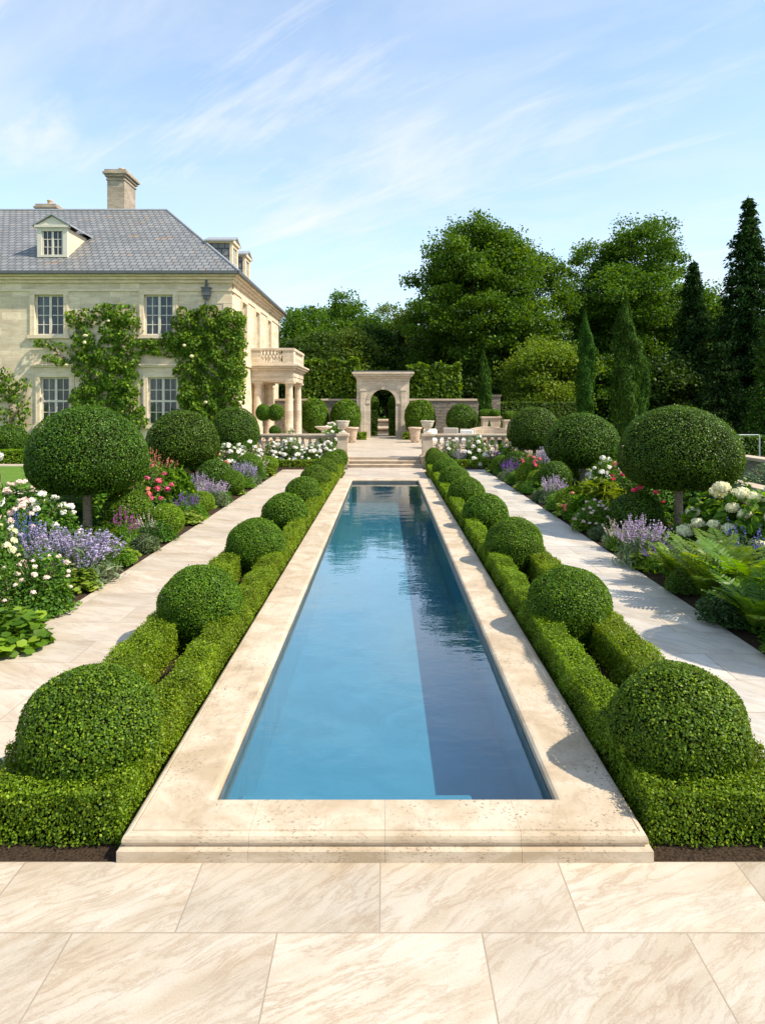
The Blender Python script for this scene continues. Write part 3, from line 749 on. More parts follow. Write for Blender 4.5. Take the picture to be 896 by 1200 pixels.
P_('bush', 115, 15.6, 1.9, 1.02, 'broad leafy shrub under the largest left topiary', leaf='mid_leaf')
P_('bush', 70, 14.3, 1.6, .78, 'dark leafy shrub behind the white roses', leaf='rose_leaf')
P_('mantle', 137, 10.8, .62, .34, 'small lime leaved plant at the path edge right of the lavender', leaf='lime_leaf')
P_('spike', 147, 11.9, .55, .78, 'clump of magenta flower spikes at the left path edge', 'magenta_petal', 34, leaf='mid_leaf')
P_('grass', 128, 11.8, .6, .55, 'green tufted plant between the lavender and the magenta spikes', leaf='mid_leaf')
P_('spike', 178, 12.7, .62, .58, 'pale greenish plant with wispy flower stems beside the lime ball', 'pale_petal', 30, leaf='silver_leaf')
P_('ball', 150, 13.6, .95, .80, 'clipped green ball in the left bed behind the magenta spikes')
P_('lime_ball', 196, 13.0, .66, .60, 'small bright lime clipped ball at the left path edge')
P_('spike', 219, 14.9, .62, .66, 'clump of deep violet flower spikes at the left path edge', 'violet_petal', 46, leaf='mid_leaf')
P_('lime_ball', 236, 15.7, .62, .50, 'soft lime green mound between the violet spikes and pale lavender')
P_('spike', 250, 17.2, .95, .66, 'pale lavender clump leaning over the left path', 'mauve_petal', 110, 'lavender', leaf='silver_leaf')
P_('rose', 168, 16.2, 1.4, 1.15, 'rose bush with bright pink flowers right of the topiary trunk', 'pink_petal', 20, bs=.07)
P_('rose', 152, 15.2, .9, .95, 'rose bush with small peach flowers beside the pink roses', 'coral_petal', 14, bs=.055)
P_('grass', 203, 17.2, 1.2, 1.15, 'tall feathery green clump behind the pink roses', leaf='mid_leaf')
P_('spike', 180, 19.0, 1.4, 1.35, 'tall haze of faded peach flowers left of the middle topiary', 'coral_petal', 60, leaf='mid_leaf')
P_('spike', 232, 18.6, .7, .70, 'thin grey lavender under the middle topiary', 'mauve_petal', 60, leaf='silver_leaf')
P_('dark_ball', 252, 19.3, 1.05, .95, 'large dark clipped ball in the left bed before the orange roses')
P_('ball', 273, 19.0, .68, .66, 'smaller bright ball touching the large dark ball in the left bed')
P_('rose', 242, 21.6, 1.5, 1.0, 'rose bush with orange red flowers beside the middle topiary', 'coral_petal', 30, bs=.075)
P_('spike', 284, 21.0, 1.05, .78, 'dense lavender clump near the far end of the left path', 'lav_petal', 130, 'lavender', leaf='silver_leaf')
P_('rose', 266, 23.6, 1.2, 1.15, 'shrub with tall white blooms in front of the farthest left topiary', 'white_petal', 30, bs=.085)
P_('rose', 290, 25.0, 1.2, 1.1, 'white rose shrub below the left balustrade end', 'white_petal', 28, bs=.08)
P_('ball', 292, 23.3, .95, .82, 'rounded green shrub at the far end of the left bed')
P_('spike', 301, 24.0, .9, .80, 'pinkish grey flower clump at the far end of the left bed', 'pale_petal', 60, leaf='silver_leaf')
P_('lime_ball', 313, 24.8, .85, .62, 'lime mound at the last corner of the left bed')
P_('rose', 232, 24.5, 1.3, 1.1, 'rose shrub with pale flowers behind the middle left topiary', 'blush_petal', 24, bs=.08)
P_('bush', 200, 23.0, 1.6, 1.2, 'leafy shrub behind the middle left topiary', leaf='dark_leaf')
P_('bush', 165, 20.5, 1.6, 1.2, 'dark leafy shrub behind the peach flowers', leaf='dark_leaf')
# ------------------------------------------------------------------ right bed
P_('fern', 832, 8.7, 1.0, .84, 'big yellow green fern arching over the right path', n=1)
P_('fern', 876, 8.35, 1.05, .84, 'fern at the right edge in front of the hydrangea', n=2)
P_('fern', 852, 9.4, 1.0, .78, 'fern behind the two front ferns, below the hydrangea heads', n=3)
P_('fern', 795, 9.6, .8, .6, 'small fern beside the violet flowers', n=4)
P_('fern', 892, 7.5, .9, .62, 'low green fern nearest the camera at the right path edge', n=5)
P_('bush', 862, 7.9, .8, .42, 'low dark leafy plant under the right hand ferns', leaf='dark_leaf')
P_('bush', 0, 7.1, .8, .40, 'low leafy plant at the lower right edge below the ferns', leaf='mid_leaf', X=4.35)
P_('spike', 752, 10.8, .95, .80, 'clump of tall mauve flower spikes at the right path edge', 'mauve_petal', 110, 'lavender', leaf='silver_leaf')
P_('spike', 782, 10.2, .75, .50, 'low clump of deep violet flowers beside the fern', 'violet_petal', 60, leaf='mid_leaf')
P_('spike', 818, 11.6, .7, .55, 'thin pale flower spikes at the foot of the right topiary trunk', 'mauve_petal', 110, leaf='silver_leaf')
P_('hydrangea', 858, 11.2, 1.45, 1.18, 'hydrangea with large cream flower heads beside the right topiary', 'cream_petal', 24, bs=.125, leaf='mid_leaf')
P_('hydrangea', 900, 10.6, 1.2, 1.2, 'hydrangea with cream heads cut by the right photo edge', 'cream_petal', 20, bs=.125, leaf='mid_leaf')
P_('spike', 876, 10.0, .8, .92, 'blue flowers between the hydrangea and the ferns', 'blue_petal', 14, leaf='dark_leaf')
P_('dark_ball', 744, 13.2, 1.0, .80, 'dark clipped ball in the right bed behind the mauve spikes')
P_('rose', 697, 13.6, .85, .58, 'low bush with small pale pink flowers at the right path edge', 'pale_petal', 34, bs=.034, leaf='mid_leaf')
P_('spike', 722, 12.0, .6, .50, 'wispy green plant with pale stems before the dark ball', 'pale_petal', 30, leaf='silver_leaf')
P_('rose', 738, 15.8, 1.2, 1.05, 'rose bush with red flowers left of the right topiary trunk', 'red_petal', 22, bs=.062)
P_('rose', 775, 15.2, 1.2, 1.10, 'dark rose bush with a few red flowers behind the right topiary trunk', 'red_petal', 12, bs=.06)
P_('bush', 815, 15.2, 1.6, 1.15, 'dark leafy shrub under the largest right topiary', leaf='rose_leaf')
P_('bush', 850, 14.4, 1.4, .95, 'leafy shrub with tiny white flowers by the low wall', leaf='dark_leaf')
P_('grass', 700, 15.4, 1.4, 1.05, 'tall feathery green clump in the right bed beside the red roses', leaf='lime_leaf')
P_('lime_ball', 668, 15.8, .72, .58, 'yellow green mound at the right path edge')
P_('grass', 684, 14.6, .8, .66, 'fresh green tuft at the right path edge before the feathery clump', leaf='mid_leaf')
P_('rose', 671, 15.0, .5, .55, 'small plant with faded red flowers at the right path edge', 'coral_petal', 14, bs=.04)
P_('spike', 648, 17.4, .8, .74, 'slender mauve flower spikes by the right path before the dark ball', 'mauve_petal', 110, leaf='silver_leaf')
P_('dark_ball', 650, 19.3, .95, .90, 'dark clipped ball at the foot of the middle right topiary')
P_('rose', 712, 19.0, 1.2, 1.0, 'shrub with white flower clusters right of the middle topiary trunk', 'white_petal', 34, bs=.07, leaf='mid_leaf')
P_('rose', 664, 21.4, 1.5, 1.10, 'shrub with white flower clusters left of the middle topiary trunk', 'white_petal', 34, bs=.075, leaf='mid_leaf')
P_('rose', 732, 17.4, 1.0, 1.05, 'tall bush with pinkish red roses under the middle right topiary', 'coral_petal', 16, bs=.07)
P_('lime_ball', 630, 19.6, .68, .60, 'soft green mound at the right path edge below the dark ball')
P_('lime_ball', 617, 20.6, .70, .74, 'yellow green mound by the far right path')
P_('rose', 622, 22.3, .9, .85, 'pink flowering bush behind the yellow green mound', 'pink_petal', 24, bs=.06)
P_('spike', 598, 22.4, .8, .78, 'violet lavender clump near the far end of the right path', 'violet_petal', 46, 'lavender', leaf='silver_leaf')
P_('spike', 640, 23.5, .9, 1.1, 'tall lavender spikes in front of the farthest right topiary', 'lav_petal', 130, leaf='mid_leaf')
P_('dark_ball', 606, 24.2, 1.05, .85, 'dark clipped ball at the far end of the right bed')
P_('ball', 587, 24.6, .72, .66, 'green mound at the last corner of the right bed')
P_('rose', 600, 25.6, 1.2, 1.05, 'pale flowering shrub by the right balustrade', 'pale_petal', 34, bs=.06, leaf='mid_leaf')
P_('rose', 655, 25.2, 1.4, 1.15, 'white flowering shrub behind the farthest right topiary', 'white_petal', 30, bs=.075, leaf='mid_leaf')
P_('bush', 690, 23.8, 1.7, 1.1, 'leafy shrub between the two farther right topiaries', leaf='rose_leaf')
P_('bush', 740, 20.2, 1.7, 1.15, 'leafy shrub behind the middle right topiary', leaf='dark_leaf')
P_('bush', 0, 12.8, 1.3, .95, 'leafy shrub at the foot of the low right wall', leaf='mid_leaf', X=7.7)
P_('bush', 0, 17.0, 1.5, .9, 'low leafy shrub by the far end of the low right wall', leaf='rose_leaf', X=7.6)
# ------------------------------------------------------------------ beds under the balustrades
P_('rose', 318, 27.2, 1.0, 1.0, 'white rose shrub at the outer end of the left balustrade', 'white_petal', 26, bs=.075)
P_('rose', 343, 27.25, 1.1, 1.15, 'largest white rose shrub in the middle of the left balustrade', 'white_petal', 34, bs=.085)
P_('rose', 366, 27.2, .9, .95, 'white rose shrub below the right half of the left balustrade', 'white_petal', 26, bs=.075)
P_('rose', 384, 27.25, .6, 1.0, 'narrow white flowering shrub beside the left stair pier', 'white_petal', 22, bs=.07)
P_('ball', 397, 27.0, .72, .72, 'clipped ball at the foot of the left stair pier')
P_('ball', 508, 27.0, .72, .78, 'clipped ball at the foot of the right stair pier')
P_('rose', 528, 27.2, .9, 1.05, 'leafy shrub with sparse white flowers beside the right stair pier', 'white_petal', 6, bs=.075)
P_('spike', 536, 26.95, .7, .80, 'lavender clump below the right balustrade', 'mauve_petal', 110, 'lavender', leaf='silver_leaf')
P_('rose', 558, 27.2, 1.2, 1.25, 'white rose shrub in the middle of the right balustrade', 'white_petal', 16, bs=.09)
P_('spike', 580, 27.0, 1.0, .85, 'purple flower clump below the right balustrade near the path', 'violet_petal', 46, leaf='mid_leaf')
P_('grass', 592, 27.3, 1.0, 1.1, 'green tufted plant below the right balustrade', leaf='mid_leaf')
P_('spike', 605, 27.1, .9, .95, 'pale spikes at the outer end of the right balustrade', 'pale_petal', 60, leaf='mid_leaf')
for s, side in ((-1, 'left'), (1, 'right')):
    for k in range(17):
        Y = 5.6 + k * 1.22 + rng.uniform(-.3, .3); w = rng.uniform(.42, .62); kind, lf = (('bush', 'mid_leaf'), ('mantle', 'lime_leaf'), ('bush', 'rose_leaf'), ('grass', 'silver_leaf'))[(k * 7 + (s > 0)) % 4]
        P_(kind, 0, Y, w, rng.uniform(.26, .38), 'small low edging plant leaning over the rim of the %s path' % side, leaf=lf, X=s * (4.14 if s < 0 else 4.04), cat='edging plant', group='low edging plants along the %s path' % side)
# low leafy ground cover between the plants
def ground_cover(x0, x1, y0, y1, seed, lab):
    n = int((x1 - x0) * (y1 - y0) * 230); X = rng.uniform(x0, x1, n); Y = rng.uniform(y0, y1, n)
    f = .5 + .5 * np.sin(X * 2.1 + seed) * np.sin(Y * 1.7 + 2 * seed); edge = np.clip(np.minimum(X - x0, x1 - X) / .2, 0, 1)
    keep = rng.random(n) < (.35 + .65 * f) * (.25 + .75 * edge); X, Y, f, edge = X[keep], Y[keep], f[keep], edge[keep]; n = len(X)
    Z = .04 + rng.random(n) * (.08 + .26 * f * edge)
    v, q, a = leaves(np.stack([X, Y, Z], 1), np.tile([0, 0, 1.0], (n, 1)), .10, .6, .6, None, True)
    tag(link('ground_cover', np_mesh('ground_cover', [(v, q, a, 0)], [M['rose_leaf']])), lab, 'ground cover', None, 'stuff')
ground_cover(-9.2, -4.1, 4.2, 26.2, 1, 'low green leaves filling the gaps of the left flower bed')
ground_cover(4.0, 8.6, 4.2, 26.2, 2, 'low green leaves filling the gaps of the right flower bed')
ground_cover(-7.6, -2.0, 26.95, 27.8, 3, 'low green leaves under the left balustrade')
ground_cover(2.0, 7.6, 26.95, 27.8, 4, 'low green leaves under the right balustrade')
# ================================================================== HOUSE
HX0, HX1, HY0, HY1 = -28.0, -7.16, 32.0, 46.4
WT = 8.22
house = empty('stone_house', (HX1, HY0, 0)); tag(house, 'two storey pale limestone country house with a hipped grey slate roof', 'house')
def hb(mb, name, mat, bevel=0.0, parent=None):
    """build in world coordinates and hang under the house"""
    o = mb.build(name, mat, parent or house, bevel)
    if parent is None: o.location = (-HX1, -HY0, 0)
    return o
TH = .42
def wall_open(o, u, w, L, Ht, ops):
    """wall sheet with thickness and real openings; o origin, u along, w inward"""
    o, u, w = Vector(o), Vector(u), Vector(w); up = Vector((0, 0, 1)); mb = MB()
    us = sorted({0, L} | {a for op in ops for a in op[:2]}); vs = sorted({0, Ht} | {a for op in ops for a in op[2:]})
    for i in range(len(us) - 1):
        for j in range(len(vs) - 1):
            cu, cv = (us[i] + us[i + 1]) / 2, (vs[j] + vs[j + 1]) / 2
            if any(a < cu < b and c < cv < d for a, b, c, d in ops): continue
            q = [(us[i], vs[j]), (us[i + 1], vs[j]), (us[i + 1], vs[j + 1]), (us[i], vs[j + 1])]
            mb.add([o + u * a + up * b for a, b in q], [(0, 1, 2, 3)]); mb.add([o + u * a + up * b + w * TH for a, b in q], [(3, 2, 1, 0)])
    for a, b, c, d in ops:
        q = [(a, c), (b, c), (b, d), (a, d)]
        for k in range(4):
            (a0, c0), (a1, c1) = q[k], q[(k + 1) % 4]
            mb.add([o + u * a0 + up * c0, o + u * a1 + up * c1, o + u * a1 + up * c1 + w * TH, o + u * a0 + up * c0 + w * TH], [(0, 1, 2, 3)])
    return mb
WW, UH0, UH1, LH0, LH1 = 1.36, 5.76, 7.66, 1.55, 3.79
ux = [-15.72, -10.60, -20.85, -25.9]; lx = [-15.46, -10.42, -20.6, -25.6]
fops = [(x - WW / 2 - HX0, x + WW / 2 - HX0, UH0, UH1) for x in ux] + [(x - WW / 2 - HX0, x + WW / 2 - HX0, LH0, LH1) for x in lx]
def clean_ops_wall(mb_args): return wall_open(*mb_args)
hb(wall_open((HX0, HY0, 0), (1, 0, 0), (0, 1, 0), HX1 - HX0, WT, fops), 'front_wall', M['wall'])
sy = [34.75, 38.3, 42.2]; SW = 1.15
sops = [(y - SW / 2 - HY0, y + SW / 2 - HY0, 5.3, 7.66) for y in sy] + [(y - SW / 2 - HY0, y + SW / 2 - HY0, .5, 3.55) for y in (38.7, 43.2)]
hb(wall_open((HX1, HY0 + TH, 0), (0, 1, 0), (-1, 0, 0), HY1 - HY0 - TH, WT, [(a - TH, b - TH, c, d) for a, b, c, d in sops]), 'side_wall', M['wall'])
mb = MB().box(HX0, HX1, HY1 - .4, HY1, 0, WT - .01); hb(mb, 'back_wall', M['wall'])
mb = MB().box(HX0, HX0 + .4, HY0 + TH, HY1 - .4, 0, WT - .02); hb(mb, 'far_side_wall', M['wall'])
mb = MB().box(HX0 + .4, HX1 - TH, HY0 + TH, HY1 - .4, 4.4, 4.7).box(HX0 + .4, HX1 - TH, HY0 + 4.5, HY0 + 4.7, .1, 4.4).box(HX0 + .4, HX1 - TH, HY0 + 4.5, HY0 + 4.7, 4.7, WT); hb(mb, 'inner_floor', M['dark_bark'])
mb = MB().box(HX0 - .06, HX1 + .06, HY0 - .06, HY1 + .06, -.05, .75); hb(mb, 'plinth', M['trim'], .02)
# cornice: stepped mouldings round the wall head
mb = MB()
for k, (e, z0, z1) in enumerate(((.05, WT - .42, WT - .30), (.10, WT - .02, WT + .12), (.20, WT + .122, WT + .26), (.33, WT + .262, WT + .42))):
    mb.box(HX0 - e, HX1 + e, HY0 - e, HY1 + e, z0, z1) if k else [mb.box(HX0 - e, HX1 + e, HY0 - e, HY0 - .003, z0, z1), mb.box(HX1 + .003, HX1 + e, HY0 - .003, HY1 + e, z0, z1)]
hb(mb, 'cornice', M['trim'], .02)
mb = MB().box(HX0 - .40, HX1 + .40, HY0 - .46, HY0 - .331, WT + .34, WT + .50).box(HX1 + .331, HX1 + .46, HY0 - .46, HY1 + .4, WT + .34, WT + .50); hb(mb, 'gutter', M['lead'], .02)
q = MB()
for k in range(17):
    z = .78 + k * .43
    if z + .42 > WT - .43: break
    a, b = (.72, .42) if k % 2 else (.42, .72)
    q.box(HX1 - a, HX1 + .022, HY0 - .022, HY0 + b, z, z + .418)
hb(q, 'quoins', M['trim'], .012)
EZ, RZ = WT + .46, 13.65
ex0, ex1, ey0, ey1 = HX0 - .42, HX1 + .42, HY0 - .42, HY1 + .42
ym = (ey0 + ey1) / 2; rx1, rx0 = -12.5, HX0 + 5.0
mb = MB()
E = [(ex0, ey0, EZ), (ex1, ey0, EZ), (ex1, ey1, EZ), (ex0, ey1, EZ)]; Rg = [(rx0, ym, RZ), (rx1, ym, RZ)]
mb.add([E[0], E[1], Rg[1], Rg[0]], [(0, 1, 2, 3)]); mb.add([E[1], E[2], Rg[1]], [(0, 1, 2)]); mb.add([E[2], E[3], Rg[0], Rg[1]], [(0, 1, 2, 3)]); mb.add([E[3], E[0], Rg[0]], [(0, 1, 2)])
mb.add([(x, y, EZ - .05) for x, y, z in E], [(3, 2, 1, 0)])
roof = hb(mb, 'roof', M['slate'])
def sub(mb, name, mat, parent, bevel=0.0): return mb.build(name, mat, parent, bevel)   # parent holds the house offset already
mb = MB().tube([Rg[0], Rg[1]], .09, 8)
for c in (E[1], E[2]): mb.tube([c, Rg[1]], .07, 8)
sub(mb, 'ridge_capping', M['lead_roof'], roof)
def chimney(x, y, w, d, z1, name='chimney', pots=2):
    m = MB().box(x - w / 2, x + w / 2, y - d / 2, y + d / 2, 11.5, z1 - .42)
    m.box(x - w / 2 - .05, x + w / 2 + .05, y - d / 2 - .05, y + d / 2 + .05, z1 - .62, z1 - .52)
    m.box(x - w / 2 - .10, x + w / 2 + .10, y - d / 2 - .10, y + d / 2 + .10, z1 - .418, z1 - .28).box(x - w / 2 - .20, x + w / 2 + .20, y - d / 2 - .20, y + d / 2 + .20, z1 - .278, z1 - .14).box(x - w / 2 - .12, x + w / 2 + .12, y - d / 2 - .12, y + d / 2 + .12, z1 - .138, z1)
    c = sub(m, 'chimney', M['chimney'], roof, .015)
    for k in range(pots):
        sub(MB().lathe([(.16, 0), (.19, .04), (.15, .1), (.14, .26), (.18, .3), (.17, .36), (.12, .36)], (x, y + (k - (pots - 1) / 2) * .6, z1 + .001), 14), 'chimney_pot', M['terracotta'], roof)
    return c
chimney(-15.45, ym + .9, 1.0, 1.75, 16.0, pots=1)
# the far chimney shows only its cap and two pots above the ridge
chimney(gx(59, 41.5), 41.5, 1.0, .9, 14.55, pots=1)
o = roof
# rainwater head and downpipe
mb = MB().box(-8.53, -8.15, HY0 - .22, HY0 - .003, 7.60, 7.94).box(-8.57, -8.11, HY0 - .25, HY0 - .004, 7.941, 7.98).box(-8.48, -8.2, HY0 - .17, HY0 - .004, 7.44, 7.598).tube([(-8.34, HY0 - .1, 7.4), (-8.34, HY0 - .1, .1)], .06, 8).tube([(-8.34, HY0 - .1, 7.97), (-8.34, HY0 - .12, 8.45)], .06, 8)
hb(mb, 'downpipe', M['lead'])

# ---- windows: built once facing -Y with the sill centre at the origin
def win_meshes(w, h, cols, rows, transom=None, key=''):
    f = MB(); e = .075; d0, d1 = .13, .19
    f.box(-w / 2, -w / 2 + e, d0, d1, 0, h).box(w / 2 - e, w / 2, d0, d1, 0, h).box(-w / 2 + e, w / 2 - e, d0, d1, 0, e).box(-w / 2 + e, w / 2 - e, d0, d1, h - e, h)
    f.box(-.06, .06, d0 - .012, d1, e, h - e)
    if transom: f.box(-w / 2 + e, -.06, d0 - .006, d1, transom - .05, transom + .05).box(.06, w / 2 - e, d0 - .006, d1, transom - .05, transom + .05)
    for s in (-1, 1):
        a, b = (.06, w / 2 - e) if s > 0 else (-w / 2 + e, -.06)
        for k in range(1, cols): x = a + (b - a) * k / cols; f.box(x - .018, x + .018, d0 + .015, d1 - .01, e, h - e)
        for k in range(1, rows): z = e + (h - 2 * e) * k / rows; f.box(a, b, d0 + .018, d1 - .012, z - .018, z + .018)
    g = MB().box(-w / 2 + .02, w / 2 - .02, d0 + .038, d0 + .046, .02, h - .02)
    c = MB(); n = 7
    for s, frac in ((-1, .30), (1, .16)):
        pts0 = []
        for i in range(n + 1): pts0.append((s * (w / 2 - .02 - w * frac * i / n), .34 + (.03 if i % 2 else 0)))
        for i in range(n): (x0, y0), (x1, y1) = pts0[i], pts0[i + 1]; c.add([(x0, y0, .05), (x1, y1, .05), (x1, y1, h), (x0, y0, h)], [(0, 1, 2, 3)])
    return f.mesh('window_frame', M['white_paint']), g.mesh('window_pane', M['glass']), c.mesh('curtain', M['curtain'])
def surround_mesh(w, h, hood):
    m = MB(); a = .24
    m.box(-w / 2 - a, -w / 2, -.045, .0, 0, h).box(w / 2, w / 2 + a, -.045, .0, 0, h).box(-w / 2 - a, w / 2 + a, -.046, .0, h + .001, h + a)
    m.box(-w / 2 - a + .05, -w / 2 - a + .09, -.06, -.046, 0, h + .1).box(w / 2 + a - .09, w / 2 + a - .05, -.06, -.046, 0, h + .1)
    m.box(-w / 2 - a - .06, w / 2 + a + .06, -.13, .12, -.16, -.001)
    if hood: m.box(-w / 2 - a, w / 2 + a, -.05, 0, h + a + .002, h + a + .22).box(-w / 2 - a - .06, w / 2 + a + .06, -.13, 0, h + a + .222, h + a + .30).box(-w / 2 - a - .12, w / 2 + a + .12, -.2, 0, h + a + .302, h + a + .37)
    return m.mesh('window_surround', M['trim'])
def put_window(ms, sur, loc, rz=0, lab=None):
    l = (loc[0] - HX1, loc[1] - HY0, loc[2])
    w = link('window', ms[0], house, l, (0, 0, rz))
    link('pane', ms[1], w); link('curtain', ms[2], w)
    if sur: s = link('window_surround', sur, house, l, (0, 0, rz))
    return w
wu = win_meshes(WW, UH1 - UH0, 2, 4); wl = win_meshes(WW, LH1 - LH0, 2, 4, (LH1 - LH0) * .5)
su, sl = surround_mesh(WW, UH1 - UH0, False), surround_mesh(WW, LH1 - LH0, True)
for x in ux: put_window(wu, su, (x, HY0, UH0))
for x in lx: put_window(wl, sl, (x, HY0, LH0))
ws = win_meshes(SW, 2.36, 2, 5); wd = win_meshes(SW, 3.05, 2, 5)
ss, sd = surround_mesh(SW, 2.36, False), surround_mesh(SW, 3.05, False)
for y in sy: put_window(ws, ss, (HX1, y, 5.3), PI / 2)
for y in (38.7, 43.2): put_window(wd, sd, (HX1, y, .5), PI / 2)
# string course on the side wall
mb = MB().box(HX1 + .003, HX1 + .09, HY0 - .02, 36.3, 4.45, 4.66).box(HX1 + .003, HX1 + .09, 41.1, HY1, 4.45, 4.66); hb(mb, 'string_course', M['trim'], .01)

# ---- dormers
def dormer(x, yf, zb, w, h, rz, depth, apex, flat=False):
    """gabled dormer in local coordinates: face at y=0, running back along +Y"""
    l = (x - HX1, yf - HY0, zb)
    d = empty('dormer', l, rz); d.parent = house
    for s in (-1, 1): a, b = sorted((s * w / 2, s * (w / 2 - .06))); MB().box(a, b, .02, depth, 0, h).build('cheek', M['slate'] if flat else M['trim'], d)
    f = MB().box(-w / 2 - .02, -w / 2 + .2, -.05, .1, 0, h).box(w / 2 - .2, w / 2 + .02, -.05, .1, 0, h).box(-w / 2 + .2, w / 2 - .2, -.05, .1, 0, .12).box(-w / 2 + .2, w / 2 - .2, -.05, .1, h - .16, h)
    f.box(-w / 2 - .12, w / 2 + .12, -.14, depth if flat else .1, h + .001, h + .13)
    f.prism([(-w / 2 - .05, h + .131), (w / 2 + .05, h + .131), (0, h + apex - .06)], 'y', -.06, .1)
    f.build('dormer_face', M['white_paint'] if not flat else M['trim'], d, .008)
    r = MB()
    for s in (-1, 1):
        a = [(s * (w / 2 + .22), h + .06), (s * (w / 2 + .22), h + .13), (0, h + apex + .06), (0, h + apex - .02)]
        r.prism(a, 'y', -.16, depth + .55 if not flat else depth)
    r.build('dormer_roof', M['lead_roof'], d)
    iw, ih = w - .42, h - .3; fr = MB()
    for k, xx in enumerate((-iw / 2, -.05, iw / 2 - .06)): fr.box(xx, xx + (.10 if k == 1 else .06), .0, .05, .13, h - .17)
    for s in (-1, 1):
        fr.box(s * iw / 4 - .015, s * iw / 4 + .015, .01, .05, .13, h - .17)
        a, b = sorted((s * .05, s * (iw / 2 - .06)))
        for k in (1, 2): z = .13 + ih * k / 3; fr.box(a, b, .012, .048, z - .015, z + .015)
    wv = fr.build('window', M['white_paint'], d); MB().box(-iw / 2, iw / 2, .06, .07, .12, h - .15).build('dormer_pane', M['glass'], d)
    MB().box(-iw / 2 - .05, iw / 2 + .05, .45, .46, .1, h - .1).build('dormer_backing', M['lead'], d)  # lead-grey sheet a little way behind the dormer pane
    return d
dormer(gx(62, 33.0), 33.0, 9.62, 1.42, 1.42, 0, 2.3, .62)
dormer(gx(62, 33.0) - 8.2, 33.0, 9.62, 1.42, 1.42, 0, 2.3, .62)
for y in (35.4, 38.6): dormer(-7.80, y, 9.30, 1.30, 1.42, PI / 2, 1.35, .40, True)

# ---- columned porch on the side wall
pX0, pX1, pY0, pY1 = HX1 + .005, -4.86, 36.5, 40.95
pm = MB().box(pX0, pX1 - .05, pY0 + .05, pY1 - .05, 3.74, 3.98).box(pX0, pX1 - .02, pY0 + .02, pY1 - .02, 3.982, 4.32).box(pX0, pX1 + .10, pY0 - .10, pY1 + .10, 4.322, 4.44).box(pX0, pX1 + .22, pY0 - .22, pY1 + .22, 4.442, 4.54).box(pX0, pX1 + .30, pY0 - .30, pY1 + .30, 4.542, 4.64)
porch = hb(pm, 'porch', M['arch'], .015)
colp = [(.30, 0), (.30, .10), (.27, .12), (.28, .2), (.23, .24), (.225, 1.1), (.215, 2.2), (.19, 3.02), (.21, 3.06), (.20, 3.1), (.27, 3.18)]
cm = MB().lathe(colp, (0, 0, 0), 24).box(-.31, .31, -.31, .31, 3.181, 3.28).box(-.33, .33, -.33, .33, -.12, -.001).mesh('porch_column', M['arch'])
for (x, y) in ((-5.17, 36.86), (-5.17, 40.55), (-6.86, 36.86), (-6.86, 40.55)): link('column', cm, porch, (x, y, .455))
sub(MB().box(pX0, pX1 + .1, pY0 - .1, pY1 + .1, TZ - .02, TZ + .09), 'porch_floor', M['stone'], porch, .01)
balp = [(.075, 0), (.075, .05), (.045, .07), (.04, .10), (.085, .22), (.09, .28), (.055, .42), (.04, .50), (.06, .53), (.075, .55), (.075, .60)]
bal_me = MB().lathe(balp, (0, 0, 0), 12).mesh('baluster', M['arch'])
bz = 4.642
rb = MB().box(pX0, pX1, pY0, pY0 + .2, bz, bz + .14).box(pX1 - .2, pX1, pY0 + .2, pY1, bz, bz + .14).box(pX0, pX1 - .2, pY1 - .2, pY1, bz, bz + .14)
rb.box(pX0, pX1 + .03, pY0 - .03, pY0 + .23, bz + .742, bz + .88).box(pX1 - .23, pX1 + .03, pY0 + .23, pY1 + .03, bz + .742, bz + .88).box(pX0, pX1 - .23, pY1 - .23, pY1 + .03, bz + .742, bz + .88)
for (x0, x1, y0, y1) in ((pX0, pX0 + .5, pY0 + .01, pY0 + .19), (pX1 - .62, pX1 - .01, pY0 + .01, pY0 + .19), (pX1 - .19, pX1 - .01, pY0 + .19, pY0 + .7), (pX1 - .19, pX1 - .01, pY1 - .6, pY1 - .01)): rb.box(x0, x1, y0, y1, bz + .141, bz + .741)
sub(rb, 'porch_balustrade', M['arch'], porch, .012)
for k in range(6): link('baluster', bal_me, porch, (pX0 + .62 + k * (1.0 / 5) * (pX1 - pX0 - 1.36), pY0 + .1, bz + .141))
for k in range(11): link('baluster', bal_me, porch, (pX1 - .1, pY0 + .85 + k * .29, bz + .141))
for k in range(6): link('baluster', bal_me, porch, (pX0 + .25 + k * .3, pY1 - .1, bz + .141))

